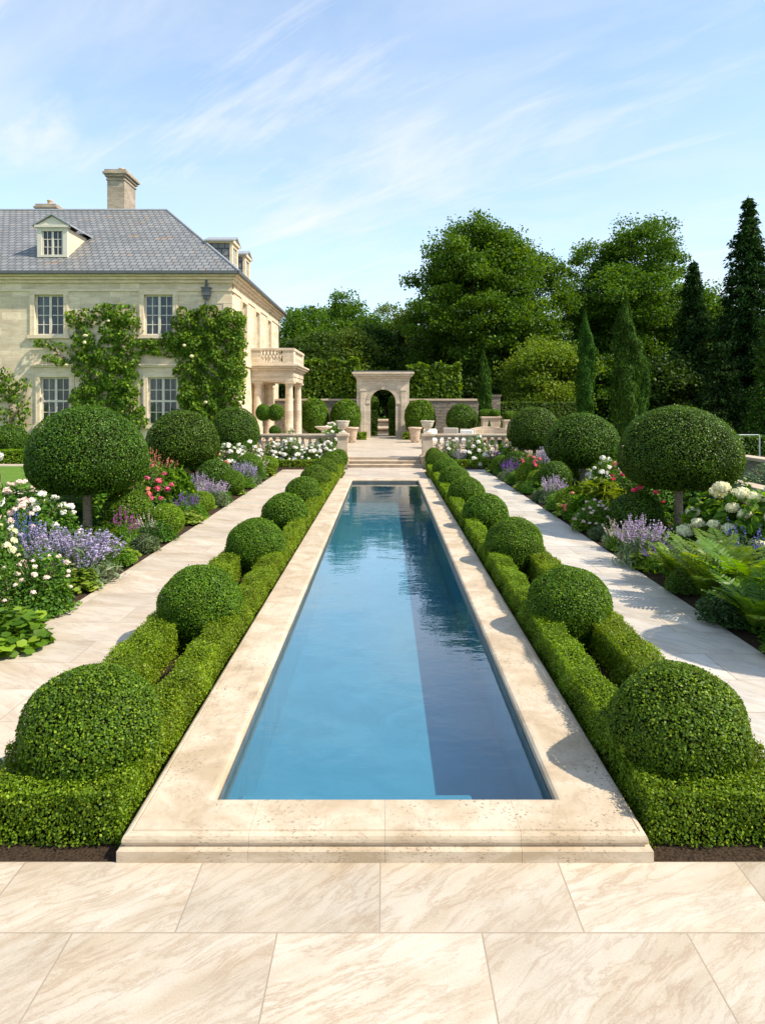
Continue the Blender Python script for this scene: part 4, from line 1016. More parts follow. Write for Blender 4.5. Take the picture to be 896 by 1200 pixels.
# ---- climbers on the house front
def climber(blobs, dens, lab, stems, flowers=0, leaf=.135, corner=None):
    PP, NN = [], []
    for (cx, cy, rx, ry) in blobs:
        X, Z, a, b = gx(cx, 31.85), gz(cy, 31.85), rx * .0398, ry * .0398
        n = int(dens * 1.7 * a * b * 3.14); th = rng.uniform(0, 6.28, n); r = np.sqrt(rng.random(n)) * (1 + .16 * np.sin(5 * th + cx) + .1 * np.sin(9 * th + cy))
        X_ = X + a * r * np.cos(th); Z_ = Z + b * r * np.sin(th); lm = .5 + .5 * np.sin(X_ * 4.7 + 1.3 * np.sin(Z_ * 3.1)) * np.sin(Z_ * 5.3 + 1.7 * np.sin(X_ * 2.3)); kp = rng.random(n) < .35 + .75 * lm
        dp = .05 + (.12 + .42 * lm) * np.sqrt(np.clip(1 - r * r * .9, .02, 1)) * rng.random(n) ** .5
        PP.append(np.stack([X + a * r * np.cos(th), HY0 - .03 - dp, Z + b * r * np.sin(th)], 1)); NN.append(np.stack([.35 * np.cos(th) * r, -np.ones(n), .35 + .35 * np.sin(th) * r], 1)); PP[-1] = PP[-1][kp]; NN[-1] = NN[-1][kp]
    if corner:
        n = corner[0]; z = rng.uniform(corner[1], corner[2], n); y = HY0 + rng.random(n) ** 1.4 * 1.6; d = .05 + .3 * rng.random(n)
        PP.append(np.stack([HX1 + d, y, z], 1)); NN.append(np.tile([1, -.2, .4], (n, 1)))
    P, Nn = np.concatenate(PP), np.concatenate(NN)
    v, q, a = leaves(P, Nn, leaf, .8, .55, np.array([0, -.1, -1.0]), True)
    t = empty('climbing_plant', (gx(blobs[0][0], HY0), HY0 - .1, .1)); tag(t, lab, 'climber', 'climbers on the house front')
    off = -np.array(t.location)
    o = link('foliage', np_mesh('climber_leaves', [(v + off, q, a, 0)], [M['ivy']]), t)
    ch = [(np.array([(gx(x, HY0), HY0 - .08 - .03 * (k % 2), gz(y, HY0)) for k, (x, y) in enumerate(s)]) + off, np.linspace(.06, .02, len(s))) for s in stems]
    sv, sq, sa = np_tubes(ch, 6); link('stems', np_mesh('climber_stems', [(sv, sq, sa, 0)], [M['bark']]), t)
    if flowers:
        bm_ = bloom('hyd', 'cream_petal')
        for k in range(flowers):
            cx, cy, rx, ry = blobs[rng.integers(len(blobs))]; l = Vector((gx(cx + rng.uniform(-.8, .8) * rx, 31.6), 31.56, gz(cy + rng.uniform(-.8, .8) * ry, 31.6))) + Vector(off)
            link('bloom', bm_, t, l, (0, 0, k), (rng.uniform(.07, .13), .08, rng.uniform(.07, .11)))
    return t
climber([(88, 372, 10, 12), (104, 372, 13, 11), (122, 366, 14, 10), (142, 370, 20, 14), (150, 390, 17, 22), (132, 388, 16, 14), (98, 392, 12, 14), (92, 412, 11, 14), (110, 412, 13, 14), (128, 415, 15, 18), (146, 420, 18, 20), (98, 432, 13, 15), (116, 440, 15, 20),
         (136, 446, 18, 22), (152, 448, 14, 18), (104, 460, 14, 18), (124, 470, 20, 22), (148, 474, 18, 20), (160, 492, 12, 16), (70, 407, 12, 5), (52, 402, 12, 5), (60, 420, 9, 5), (76, 424, 12, 5), (92, 470, 10, 16), (120, 495, 26, 16)],
        160, 'spreading climber with cream flowers between the two front windows of the house', [[(118, 520), (115, 480), (108, 430), (96, 380)], [(122, 520), (128, 460), (140, 400), (138, 362)], [(110, 430), (80, 424), (60, 405), (44, 402)], [(128, 450), (150, 470), (160, 495)]], 4)
climber([(218, 378, 16, 18), (245, 374, 24, 16), (270, 380, 18, 18), (228, 402, 24, 20), (258, 404, 28, 22), (222, 430, 18, 22), (246, 432, 24, 22), (272, 432, 16, 24), (222, 462, 14, 20), (240, 462, 24, 22), (268, 462, 18, 22), (228, 478, 18, 10), (250, 488, 28, 14), (190, 408, 26, 10), (172, 404, 12, 7), (204, 400, 16, 12), (212, 492, 14, 12)],
        240, 'dense green climber wrapping the right corner of the house front', [[(240, 520), (242, 470), (236, 410), (230, 370)], [(250, 520), (262, 450), (268, 380)], [(236, 410), (200, 405), (165, 403)]], 3, corner=(1500, 3.0, 6.9))
climber([(8, 438, 8, 8), (16, 452, 14, 10), (6, 462, 10, 10), (28, 450, 9, 6), (24, 470, 12, 8), (8, 486, 12, 10), (30, 484, 8, 8), (20, 498, 14, 8), (-8, 450, 14, 18)],
        110, 'small dark espalier shrub on the house wall at the left photo edge', [[(14, 520), (14, 480), (10, 435)], [(14, 490), (30, 470), (34, 450)]], 0)

# ================================================================== TERRACE FURNISHING
urn_me = MB().sqlathe([(.17, 0), (.17, .07)]).lathe([(.15, .071), (.10, .10), (.075, .16), (.10, .2), (.16, .23), (.24, .33), (.27, .45), (.285, .50), (.31, .53), (.32, .56), (.29, .57), (.27, .55), (.25, .45)], (0, 0, 0), 24).mesh('urn', M['urn'])
def balustrade(side, lab):
    s = -1 if side == 'left' else 1
    t = empty('balustrade', (s * 1.72, 27.75, 0)); tag(t, lab, 'balustrade', 'stone balustrades at the terrace edge')
    y = .22; L = 5.9
    def X(a, b): return tuple(sorted((s * a, s * b)))
    a, b = X(.23, L); MB().box(a, b, y - .14, y + .13, -.05, .44).build('base_course', M['stone'], t, .01)
    MB().box(a, b, y - .11, y + .11, .441, .54).box(a, b, y - .15, y + .15, 1.165, 1.23).box(a, b, y - .18, y + .18, 1.231, 1.31).build('rail', M['stone'], t, .015)
    pm_ = MB().box(-.25, .25, -.58, .02 - .06, -.05, .40)
    MB().box(-.26, .26, -.56, .40, -.05, .38).box(-.30, .30, -.60, .44, .381, .45).box(-.21, .21, -.2, .36, .451, 1.22).box(-.26, .26, -.25, .41, 1.221, 1.33).build('pier', M['stone'], t, .015)
    for k, d in enumerate((2.1, 3.95, 5.75)):
        a, b = X(d - .2, d + .2); MB().box(a, b, y - .17, y + .17, .54, 1.164).build('pier_block', M['stone'], t, .01)
    for k in range(18):
        d = .47 + k * .293
        if min(abs(d - 2.1), abs(d - 3.95), abs(d - 5.75)) < .27: continue
        link('baluster', bal_me, t, (s * d, y, .541), (0, 0, 0), (1.1, 1.1, 1.04))
    return t
balustrade('left', 'stone balustrade with end pier to the left of the terrace steps')
balustrade('right', 'stone balustrade with end pier to the right of the terrace steps')
for s, l in ((-1, 'left'), (1, 'right')):
    tag(link('stone_urn', urn_me, None, (s * 1.72, 27.83, 1.331), (0, 0, 0), (.92, .92, .92)), 'footed stone urn standing on the balustrade pier %s of the steps' % l, 'urn', 'urns on the stair piers')
pot_me = MB().lathe([(.24, 0), (.26, .03), (.33, .55), (.36, .72), (.41, .74), (.42, .84), (.37, .85), (.35, .74)], (0, 0, .06), 24).box(-.2, -.1, -.06, .06, 0, .059).box(.1, .2, -.06, .06, 0, .059).mesh('planter_pot', M['terracotta'])
pot_soil = MB().lathe([(.02, 0), (.36, 0), (.36, .02)], (0, 0, .80), 20, False).mesh('pot_soil', M['soil'])
def pot(px, Y, sc, lab):
    t = empty('planter_pot', (gx(px, Y), Y, TZ + .001), 0, sc); tag(t, lab, 'planter', 'pots on the terrace'); link('pot', pot_me, t); link('soil', pot_soil, t); return t
pot(412, 38.5, .95, 'weathered terracotta pot on the terrace left of the arch path')
pot(486, 38.5, .95, 'weathered terracotta pot on the terrace right of the arch path')
rb_me = clip_ball_mesh('round_bush', 6000, .13, [M['hornbeam'], M['twigs']], 1.0, 71, -.95, None, .05)
def rbush(px, Y, wpx, yt, yb, lab, me=rb_me, nm='round_bush'):
    r = wpx * Y / F / 2; zt, zb = gz(yt, Y), gz(yb, Y)
    o = link(nm, me, None, (gx(px, Y), Y, (zt + zb) / 2), (0, 0, px), (r, r, (zt - zb) / 2)); return tag(o, lab, 'round bush', 'round clipped bushes before the garden wall')
rbush(367, 42.4, 32, 467, 508, 'round clipped bush behind the porch columns, left of the pair')
rbush(375, 43.0, 20, 470, 508, 'round clipped bush half hidden behind another, left of the arch')
rbush(405, 42.6, 35, 468, 510, 'round clipped bush just left of the stone arch')
rbush(492, 42.6, 36, 469, 511, 'round clipped bush just right of the stone arch')
rbush(541, 40.5, 37, 472, 511, 'smooth dark round bush on the terrace right of the arch', mound_dark)
for px, l in ((423, 'left'), (478, 'right')):
    low_hedge(gx(px - 6, 41.6), gx(px + 6, 41.6), 41.3, 41.9, .45, 'tiny clipped box block at the %s foot of the arch' % l, z=TZ, size=.08)
# small potted standards by the porch
for k, px in enumerate((309, 323)):
    Y = 31.0; t = empty('potted_tree', (gx(px, Y), Y, TZ)); tag(t, 'small potted tree with a round light green head, %s of the two by the porch' % ('left' if k == 0 else 'right'), 'potted tree', 'potted trees by the porch')
    link('crown', rb_me, t, (0, 0, 1.78), (0, 0, k), (.36, .36, .38)); MB().tube([(0, 0, .4), (0, 0, 1.5)], .035, 8).build('trunk', M['bark'], t); link('pot', pot_me, t, (0, 0, 0), (0, 0, 0), (.6, .6, .6))
rbush(322, 30.2, 14, 498, 512, 'low dark rounded bush in front of the porch potted trees', mound_dark)
P_('rose', 340, 30.5, .8, 1.05, 'pale flowering shrub behind the left balustrade', 'pale_petal', 20, bs=.06, z=TZ)
P_('rose', 382, 31.0, 1.1, 1.0, 'white flowering shrub behind the left balustrade near the pier', 'white_petal', 20, bs=.06, z=TZ)
P_('rose', 390, 36.0, 1.3, 1.2, 'bushy white flowered shrub below the round bushes left of the arch', 'white_petal', 20, bs=.08, z=TZ)
tag(MB().lathe([(.22, 0), (.24, .05), (.12, .12), (.09, .5), (.12, .85), (.42, 1.0), (.45, 1.06), (.40, 1.06), (.1, .98)], (gx(379, 34), 34.0, TZ + .001), 20).build('bird_bath', M['urn']), 'pale stone bird bath behind the left balustrade', 'bird bath')
# seating on the right half of the terrace
def armchair(px, Y, rz, lab):
    t = empty('garden_armchair', (gx(px, Y), Y, TZ), rz); tag(t, lab, 'armchair', 'armchairs on the terrace')
    MB().box(-.38, .38, -.36, .40, .22, .36).build('seat', M['wicker'], t, .03); MB().box(-.38, .38, .30, .42, .361, .95).build('backrest', M['wicker'], t, .04)
    for s in (-1, 1):
        MB().box(s * .43 - .05, s * .43 + .05, -.36, .42, .22, .66).build('armrest', M['wicker'], t, .03)
        for yy in (-.3, .34): MB().box(s * .36 - .03, s * .36 + .03, yy - .03, yy + .03, .001, .219).build('leg', M['wicker'], t)
    MB().box(-.36, .36, -.34, .29, .362, .48).build('cushion', M['cushion'], t, .04)
    MB().box(-.33, .33, .17, .295, .482, .9).build('back_cushion', M['cushion'], t, .05)
armchair(508, 33.5, .5, 'pale armchair with white cushions, leftmost on the terrace behind the right balustrade')
armchair(529, 35.5, 2.9, 'pale armchair turned away, middle one on the terrace')
armchair(545, 33.2, -.4, 'pale armchair beside the curved stone bench')
t = empty('curved_bench', (gx(572, 34.5), 34.5, TZ)); tag(t, 'curved stone bench with a scrolled back on the right half of the terrace', 'bench')
def arc(r0, r1, z0, z1, a0=.6, a1=2.54, n=16, tz=None):
    m = MB(); rings = []
    for i in range(n + 1):
        a = a0 + (a1 - a0) * i / n; c, s_ = math.cos(a), math.sin(a); top = z1 if tz is None else z1 + tz * math.sin(PI * i / n)
        rings.append([(r0 * c, r0 * s_ - 1.0, z0), (r1 * c, r1 * s_ - 1.0, z0), (r1 * c, r1 * s_ - 1.0, top), (r0 * c, r0 * s_ - 1.0, top)])
    return m.loft(rings)
arc(1.0, 1.45, .36, .46).build('seat', M['stone'], t, .015); arc(1.40, 1.5, .461, .80, tz=.22).build('backrest', M['stone'], t, .015)
for a in (.8, 1.57, 2.34): MB().box(-.1, .1, -.2, .2, .001, .359).build('support', M['stone'], t, .01, (1.22 * math.cos(a), 1.22 * math.sin(a) - 1.0, 0), (0, 0, a - PI / 2))
t = empty('garden_table', (gx(524, 32.2), 32.2, TZ)); tag(t, 'low round white table between the terrace armchairs', 'table')
MB().lathe([(.02, .56), (.55, .56), (.56, .60), (.02, .60)], (0, 0, 0), 24, False).build('table_top', M['cushion'], t); MB().lathe([(.28, 0), (.26, .04), (.06, .08), (.05, .5), (.14, .559)], (0, 0, .001), 16).build('pedestal', M['wicker'], t)
# long stone trough planters with shrubs
def trough(px0, px1, Y, h, lab, n):
    x0, x1 = gx(px0, Y), gx(px1, Y); cx = (x0 + x1) / 2; w = (x1 - x0) / 2
    t = empty('stone_planter', (cx, Y, TZ)); tag(t, lab, 'planter', 'stone trough planters')
    MB().box(-w, w, -.35, .35, .001, h - .12).box(-w - .06, w + .06, -.41, .41, h - .119, h).build('trough', M['stone'], t, .02)
    for k in range(n):
        r = w / n * 1.05
        tag(link('round_bush', rb_me, None, (cx - w + (2 * k + 1) * w / n, Y, TZ + h + r * .72), (0, 0, k + px0), (r, .42, r * .85)), ('light rounded shrub in the smaller stone planter' if n == 1 else 'light rounded shrub in the tall stone trough, %s half' % ('left', 'right')[k]), 'shrub', 'shrubs in the stone planters')
trough(564, 585, 39.5, 1.45, 'tall stone trough planter behind the bench', 2)
trough(590, 602, 38.5, 1.30, 'smaller stone planter beside the larger trough', 1)
cone_v = None
def cone_mesh(n=5000):
    t = rng.random(n) ** .6; a = rng.uniform(0, 6.28, n); r = .5 * t * (1 - .05 * rng.random(n)); P = np.stack([r * np.cos(a), r * np.sin(a), 1 - t], 1); Nn = np.stack([np.cos(a), np.sin(a), .5 * np.ones(n)], 1)
    v, q, ar = leaves(P, Nn, .07, .6, .5); c = MB().lathe([(.46, .0), (.0, .95)], (0, 0, 0), 16); cv = [f for f in c.f if len(f) == 4]
    return np_mesh('cone_shrub', [(v, q, ar, 0), (np.array(c.v), np.array(cv), np.full(len(c.v), .5), 1)], [M['topiary'], M['twigs']])
cone = cone_mesh()
for px, Y, w, h, l in ((561, 35.8, .55, 1.25, 'dark clipped cone left of the troughs'), (573, 36.2, .6, 1.35, 'dark clipped cone before the trough, between the others'), (587, 35.0, .65, 1.2, 'green clipped cone right of the curved bench')):
    tag(link('cone_shrub', cone, None, (gx(px, Y), Y, TZ), (0, 0, px), (w, w, h)), l, 'cone shrub', 'clipped cones on the terrace')

# ================================================================== ARCH AND GARDEN WALL
AY, AD = 43.8, .95; acx = gx(448.6, AY)
arch = empty('stone_archway', (acx, AY, TZ)); tag(arch, 'tall stone archway with a moulded cornice at the end of the terrace', 'archway')
R_, SPR, AH, AW = .81, 2.30, 3.95, 1.70
def arch_block(hw, r, spr, top, y0, y1, n=20):
    """slab with a round-headed opening, reveals and soffit included"""
    m = MB(); pts = [(-r, 0.0)] + [(r * math.cos(PI - PI * i / n), spr + r * math.sin(PI - PI * i / n)) for i in range(n + 1)] + [(r, 0.0)]
    outer = [(-hw, 0.0), (-hw, spr)] + [(-hw + 2 * hw * i / n, top) for i in range(n + 1)] + [(hw, spr), (hw, 0.0)]
    inner = [pts[0]] + [pts[1]] + pts[1:n + 2] + [pts[n + 1], pts[n + 2]]
    k = len(outer)
    v = [(x, y0, z) for x, z in outer] + [(x, y0, z) for x, z in inner] + [(x, y1, z) for x, z in outer] + [(x, y1, z) for x, z in inner]; f = []
    for i in range(k - 1):
        f.append((i, i + 1, k + i + 1, k + i)); f.append((2 * k + i, 3 * k + i, 3 * k + i + 1, 2 * k + i + 1)); f.append((k + i, k + i + 1, 3 * k + i + 1, 3 * k + i)); f.append((i, 2 * k + i, 2 * k + i + 1, i + 1))
    m.add(v, f); return m
ab = arch_block(AW - .02, R_, SPR, AH - .3, 0, AD).build('arch_body', M['arch'], arch)
for s in (-1, 1):
    p = MB(); a, b = sorted((s * 1.12, s * 1.48)); p.box(a, b, -.09, -.001, .0, .22).box(a + .03, b - .03, -.07, -.001, .221, 3.0).box(a - .02, b + .02, -.10, -.001, 3.001, 3.14)
    a, b = sorted((s * .82, s * 1.12)); p.box(a, b, -.05, -.0015, SPR - .12, SPR + .02)
    p.build('pilaster', M['arch'], arch, .01)
c = MB().box(-AW, AW, -.06, AD + .06, AH - .30, AH - .12).box(-AW - .08, AW + .08, -.14, AD + .14, AH - .119, AH).box(-AW - .20, AW + .20, -.26, AD + .26, AH + .001, AH + .13).box(-AW - .28, AW + .28, -.34, AD + .34, AH + .131, AH + .26)
c.build('cornice', M['arch'], arch, .015)
MB().box(-AW - .2, AW + .2, -.26, AD + .26, AH + .261, AH + .33).build('coping', M['lead'], arch, .02)
v_ = MB(); n = 20
for i in range(n):
    a0, a1 = PI * i / n + .012, PI * (i + 1) / n - .012
    v_.loft([[(R_ * math.cos(a), y, SPR + R_ * math.sin(a)), ((R_ + .24) * math.cos(a), y, SPR + (R_ + .24) * math.sin(a))][::1] + [((R_ + .24) * math.cos(a), -.001, SPR + (R_ + .24) * math.sin(a)), (R_ * math.cos(a), -.001, SPR + R_ * math.sin(a))] for a in (a0, a1) for y in (-.035,)])
v_.prism([(-.10, SPR + R_ - .01), (.10, SPR + R_ - .01), (.16, SPR + R_ + .42), (-.16, SPR + R_ + .42)], 'y', -.09, -.04); v_.build('voussoirs', M['arch'], arch)
def gwall(x0, x1, lab):
    t = empty('garden_wall', ((x0 + x1) / 2, 44.3, 0)); tag(t, lab, 'wall', 'old stone garden walls'); w = (x1 - x0) / 2
    MB().box(-w, w, -.22, .22, -.05, 2.72).build('masonry', M['garden_wall'], t); MB().box(-w - .03, w + .03, -.28, .28, 2.721, 2.86).build('coping', M['stone'], t, .03); return t
gwall(HX1 + .05, acx - AW - .01, 'old rubble garden wall running from the house to the arch')
w2 = gwall(acx + AW + .01, gx(574, 44.3), 'old rubble garden wall right of the arch'); 
MB().box(-.3, .3, -.33, .33, -.05, 3.0).box(-.36, .36, -.39, .39, 3.001, 3.12).build('end_pier', M['garden_wall'], w2, .01, ((gx(574, 44.3) - acx - AW) / 2 + .3, 0, 0))
colm = clip_ball_mesh('clipped_column', 6000, .10, [M['topiary'], M['twigs']], 1.0, 81)
for s, l in ((-1, 'left'), (1, 'right')):
    x = acx + s * .66
    tag(link('clipped_column', hedge_mesh('column_hedge', [(-.32, .32, -.3, .3)], [M['topiary'], M['twigs']], 1.75, 1.5, .02, lambda Y: .08), None, (x + s * .05, 46.4, TZ)), 'upright clipped yew column seen through the arch on the %s' % l, 'yew column', 'yew columns behind the arch')
    tag(link('round_bush', rb_me, None, (x + s * .1, 48.0, 2.5), (0, 0, s), (.45, .45, .6)), 'leafy ball bush above the yew column on the %s inside the arch' % l, 'shrub', 'bushes behind the arch')
gs = empty('garden_steps', (acx, 49.5, 0)); tag(gs, 'stone steps and low terraces seen through the arch', 'steps')
for k in range(2):
    MB().box(-3, 3, k * 3.2 + .05, (k + 1) * 3.2 + .04, -.02, .68 + k * .5).build('riser', M['garden_wall'], gs); MB().box(-3, 3, k * 3.2, (k + 1) * 3.2 + .03, .681 + k * .5, .80 + k * .5).build('tread', M['stone'], gs, .02)
slab_sheet('garden_path', M['path'], acx - 1.2, acx + 1.2, 47.0, 49.5, TZ)
# pleached hedge blocks rising behind the wall
ph_me = None
def pleached(px0, px1, yt, yb, Y, lab):
    x0, x1 = gx(px0, Y), gx(px1, Y); z0, z1 = gz(yb, Y), gz(yt, Y); n = 5200; w = (x1 - x0) / 2; h = z1 - z0
    P = rng.uniform(-1, 1, (n, 3)); ax = rng.choice([0, 1, 2, 2, 1], n); sg = np.where(rng.random(n) < .75, -1, 1); sg = np.where(ax == 0, rng.choice([-1, 1], n), sg); sg = np.where(ax == 2, np.where(rng.random(n) < .85, 1, -1), sg)
    P[np.arange(n), ax] = sg * (1 - np.abs(rng.normal(0, .09, n))); D = np.zeros((n, 3)); D[np.arange(n), ax] = sg
    P = P * np.array([w, .8, h / 2]) * (1 + .05 * rng.normal(size=(n, 1))); P[:, 2] += .12 * np.sin(P[:, 0] * 5) * (P[:, 2] > 0)
    v, q, a = leaves(P, D + np.array([0, 0, .4]), .24, .7, .6, None, True)
    c = MB().box(-w + .25, w - .25, -.5, .5, -h / 2 + .25, h / 2 - .25)
    t = empty('pleached_tree', ((x0 + x1) / 2, Y, 0)); tag(t, lab, 'pleached trees', 'box headed trees behind the wall')
    link('crown', np_mesh('pleached_crown', [(v, q, a, 0), (np.array(c.v), np.array(c.f), np.full(8, .5), 1)], [M['hornbeam'], M['twigs']]), t, (0, 0, (z0 + z1) / 2))
    for k in (-.5, .5): MB().tube([(k * w * 1.1, 0, 0), (k * w * 1.1, 0, z0 + .4)], .09, 8).build('trunk', M['dark_bark'], t)
pleached(357, 419, 424, 478, 46.3, 'box shaped clipped trees rising above the garden wall left of the arch')
pleached(480, 537, 429, 478, 46.3, 'box shaped clipped trees rising above the garden wall right of the arch')

# ================================================================== RIGHT SIDE: low walls
def lowwall(x, y0, y1, h, lab, w=.36):
    t = empty('low_wall', (x, (y0 + y1) / 2, 0)); tag(t, lab, 'wall', 'low stone walls on the right'); L = (y1 - y0) / 2
    MB().box(-w / 2, w / 2, -L, L, -.05, h - .1).build('masonry', M['garden_wall'], t); MB().box(-w / 2 - .06, w / 2 + .06, -L - .06, L + .06, h - .099, h).build('coping', M['stone'], t, .015)
lowwall(8.9, 3.9, 18.3, .58, 'low stone retaining wall along the back of the right bed')
lowwall(11.1, 4, 21.3, .95, 'higher stone retaining wall behind the low one at the right photo edge')
tag(MB().box(9.08, 10.9, 3.9, 18.3, -.05, .40).box(11.3, 26, 3.9, 27.5, -.05, .72).build('raised_bed_soil', M['soil']), kind='structure')
for k, (x, y) in enumerate(((9.95, 16.2), (10.1, 13.2), (9.9, 17.6))):
    P_('bush', 0, y, 1.3, .6, ('silvery leafy shrub between the two low walls', 'leafy shrub between the two low walls, nearest the camera', 'light leafy shrub at the far end between the low walls')[k], leaf='silver_leaf' if k != 1 else 'mid_leaf', X=x, z=.38)
low_hedge(12.2, 17.0, 24.0, 24.9, 1.35, 'dark clipped hedge at the right photo edge beyond the walls', [M['topiary'], M['twigs']], .05, .09)
t = empty('metal_handrail', (12.05, 22.0, .72)); tag(t, 'pale grey metal handrail at the right photo edge', 'handrail')
MB().tube([(0, 0, -.02), (0, 0, .74), (0, .03, .8), (-.03, 0, .82), (-1.3, 0, .82)], .02, 8).build('rail', M['metal'], t)
for k in range(2): MB().tube([(-1.05 - .22 * k, 0, -.02), (-1.05 - .22 * k, 0, .8)], .022, 8).build('post', M['metal'], t)
# ================================================================== TREES
def limb(p0, p1, r0, r1, sag=.0, n=5, seed=0):
    g = np.random.default_rng(seed); t = np.linspace(0, 1, n)[:, None]; p = p0 + (p1 - p0) * t; L = np.linalg.norm(p1 - p0)
    p[1:-1] += g.normal(0, .05 * L, (n - 2, 3)); p[:, 2] += sag * L * np.sin(PI * t[:, 0]); return (p, np.linspace(r0, r1, n))
def broadleaf(name, X, Y, H, W, cb, mat, leaf, nclump, per, lab, seed, nl=16, z0=.1, cat='tree', group='trees beyond the garden', csz=.62, D=None, lobes=None, tr=.028):
    g = np.random.default_rng(seed); t = empty(name, (X, Y, z0)); tag(t, lab, cat, group)
    H -= z0; cb -= z0; R = W / 2; cz = (H + cb) / 2; hz = (H - cb) / 2; Dp = (D or W) / 2
    L = []
    for k in range(nl):
        d = sphere_pts(1, -.75, g)[0]; f = g.uniform(.48, .76); L.append((np.array([d[0] * R * f, d[1] * Dp * f, cz + d[2] * hz * f]), g.uniform(.30, .44)))
    L.append((np.array([0, 0, cz + hz * .5]), .46))
    for k in range(7): a = 6.28 * k / 7 + seed; L.append((np.array([R * .62 * math.cos(a), Dp * .62 * math.sin(a), cb + (H - cb) * (.24 + .1 * (k % 2))]), .30))
    if lobes: L = [(np.array([a, b, c]), r) for a, b, c, r in lobes]
    C = []; ch = [limb(np.array([0, 0, -.4]), np.array([g.normal(0, .2), 0, cz + hz * .35]), tr * H, tr * H * .35, 0, 7, seed)]
    for k, (c, r) in enumerate(L):
        m = max(3, int(nclump * r * r / sum(q[1] ** 2 for q in L))); d = sphere_pts(m, -.6, g); rr = (.62 + .44 * g.random((m, 1)) ** .6)
        C.append(c + d * rr * r * np.array([R, Dp, (R + hz) / 2]))
        b = np.array([0, 0, cb + (c[2] - cb) * g.uniform(.05, .35)]); ch.append(limb(b, c, tr * H * .42, .05, .06, 6, seed + k))
        for j in range(3): e = C[-1][g.integers(m)]; ch.append(limb(c + (b - c) * .35, e, tr * H * .16, .02, .05, 5, seed + 7 * k + j))
    C = np.concatenate(C); n = len(C)
    P = np.repeat(C, per, 0) + np.clip(g.normal(size=(n * per, 3)), -1.7, 1.7) * np.array([csz, csz, csz * .55]) * np.repeat(g.uniform(.6, 1.25, n), per)[:, None]
    Nn = np.tile([0, -.15, .75], (n * per, 1)) + .9 * g.normal(size=(n * per, 3)) * .6
    tone = np.clip(np.repeat(g.uniform(0, 1, n), per) * .45 + g.random(n * per) * .55, 0, 1)
    v, q, a = leaves(P, Nn, leaf, .75, .5, None, False, tone)
    link('crown', np_mesh(name + '_crown', [(v, q, a, 0)], [M[mat]]), t)
    sv, sq, sa = np_tubes(ch, 7); link('trunk', np_mesh(name + '_trunk', [(sv, sq, sa, 0)], [M['dark_bark']]), t)
    return t
# big oaks
broadleaf('oak_tree', gx(577, 62), 62, 19.0, 16.6, 2.2, 'oak', .25, 720, 175, 'largest spreading oak rising behind the garden wall right of the arch', 3, 26, csz=.62)
broadleaf('oak_tree', gx(752, 66), 66, 20.2, 16.0, 2.2, 'oak', .25, 700, 175, 'second tall oak farther right behind the cypresses', 8, 26, csz=.62)
broadleaf('broadleaf_tree', gx(405, 72), 72, 14.0, 8.6, 2.0, 'oak', .25, 240, 150, 'dark rounded tree behind the porch, its top showing above the others left of the arch', 14, 14)
broadleaf('broadleaf_tree', gx(462, 76), 76, 14.2, 9.0, 2.0, 'yellow_tree', .25, 240, 150, 'olive green tree directly behind the arch', 15, 14)
broadleaf('broadleaf_tree', gx(350, 68), 68, 12.4, 8.0, 1.5, 'oak', .25, 220, 150, 'tree showing just beside the far corner of the house', 16, 14)
broadleaf('broadleaf_tree', gx(408, 60), 60, 9.6, 6.6, 1.5, 'yellow_tree', .25, 170, 150, 'lower olive tree in front of the dark trees left of the arch', 17, 12)
broadleaf('broadleaf_tree', gx(436, 64), 64, 10.2, 5.6, 1.0, 'oak_dark', .25, 170, 150, 'dark tree above the left shoulder of the arch', 18, 12)
broadleaf('broadleaf_tree', gx(372, 57), 57, 9.0, 5.8, 1.0, 'oak_dark', .25, 150, 150, 'dark tree above the left pleached trees', 19, 12)
broadleaf('broadleaf_tree', gx(505, 68), 68, 11.0, 7.0, 1.0, 'oak_dark', .25, 180, 150, 'dark tree between the arch and the largest oak', 20, 12)
broadleaf('maple_tree', gx(642, 52), 52, 7.3, 6.2, 1.3, 'maple', .20, 190, 150, 'light green maple below the oaks, left of the tall cypresses', 21, 14)
broadleaf('broadleaf_tree', gx(720, 56), 56, 6.6, 6.4, .8, 'oak', .25, 150, 150, 'low spreading green tree behind the tallest cypress', 22, 12)
broadleaf('broadleaf_tree', gx(775, 54), 54, 6.2, 6.0, .6, 'oak_dark', .25, 150, 150, 'low dark tree between the cypresses and the firs', 23, 12)
broadleaf('broadleaf_tree', gx(672, 74), 74, 13.5, 9.5, 1.0, 'oak_dark', .25, 230, 150, 'dark tree filling the gap between the two oaks', 24, 14)
broadleaf('broadleaf_tree', gx(560, 57), 57, 6.0, 6.5, .4, 'oak_dark', .25, 150, 150, 'low dark tree under the largest oak', 25, 12)
broadleaf('broadleaf_tree', gx(850, 62), 62, 12.0, 8.5, .5, 'oak_dark', .25, 200, 150, 'dark tree behind the two firs at the right', 26, 12)
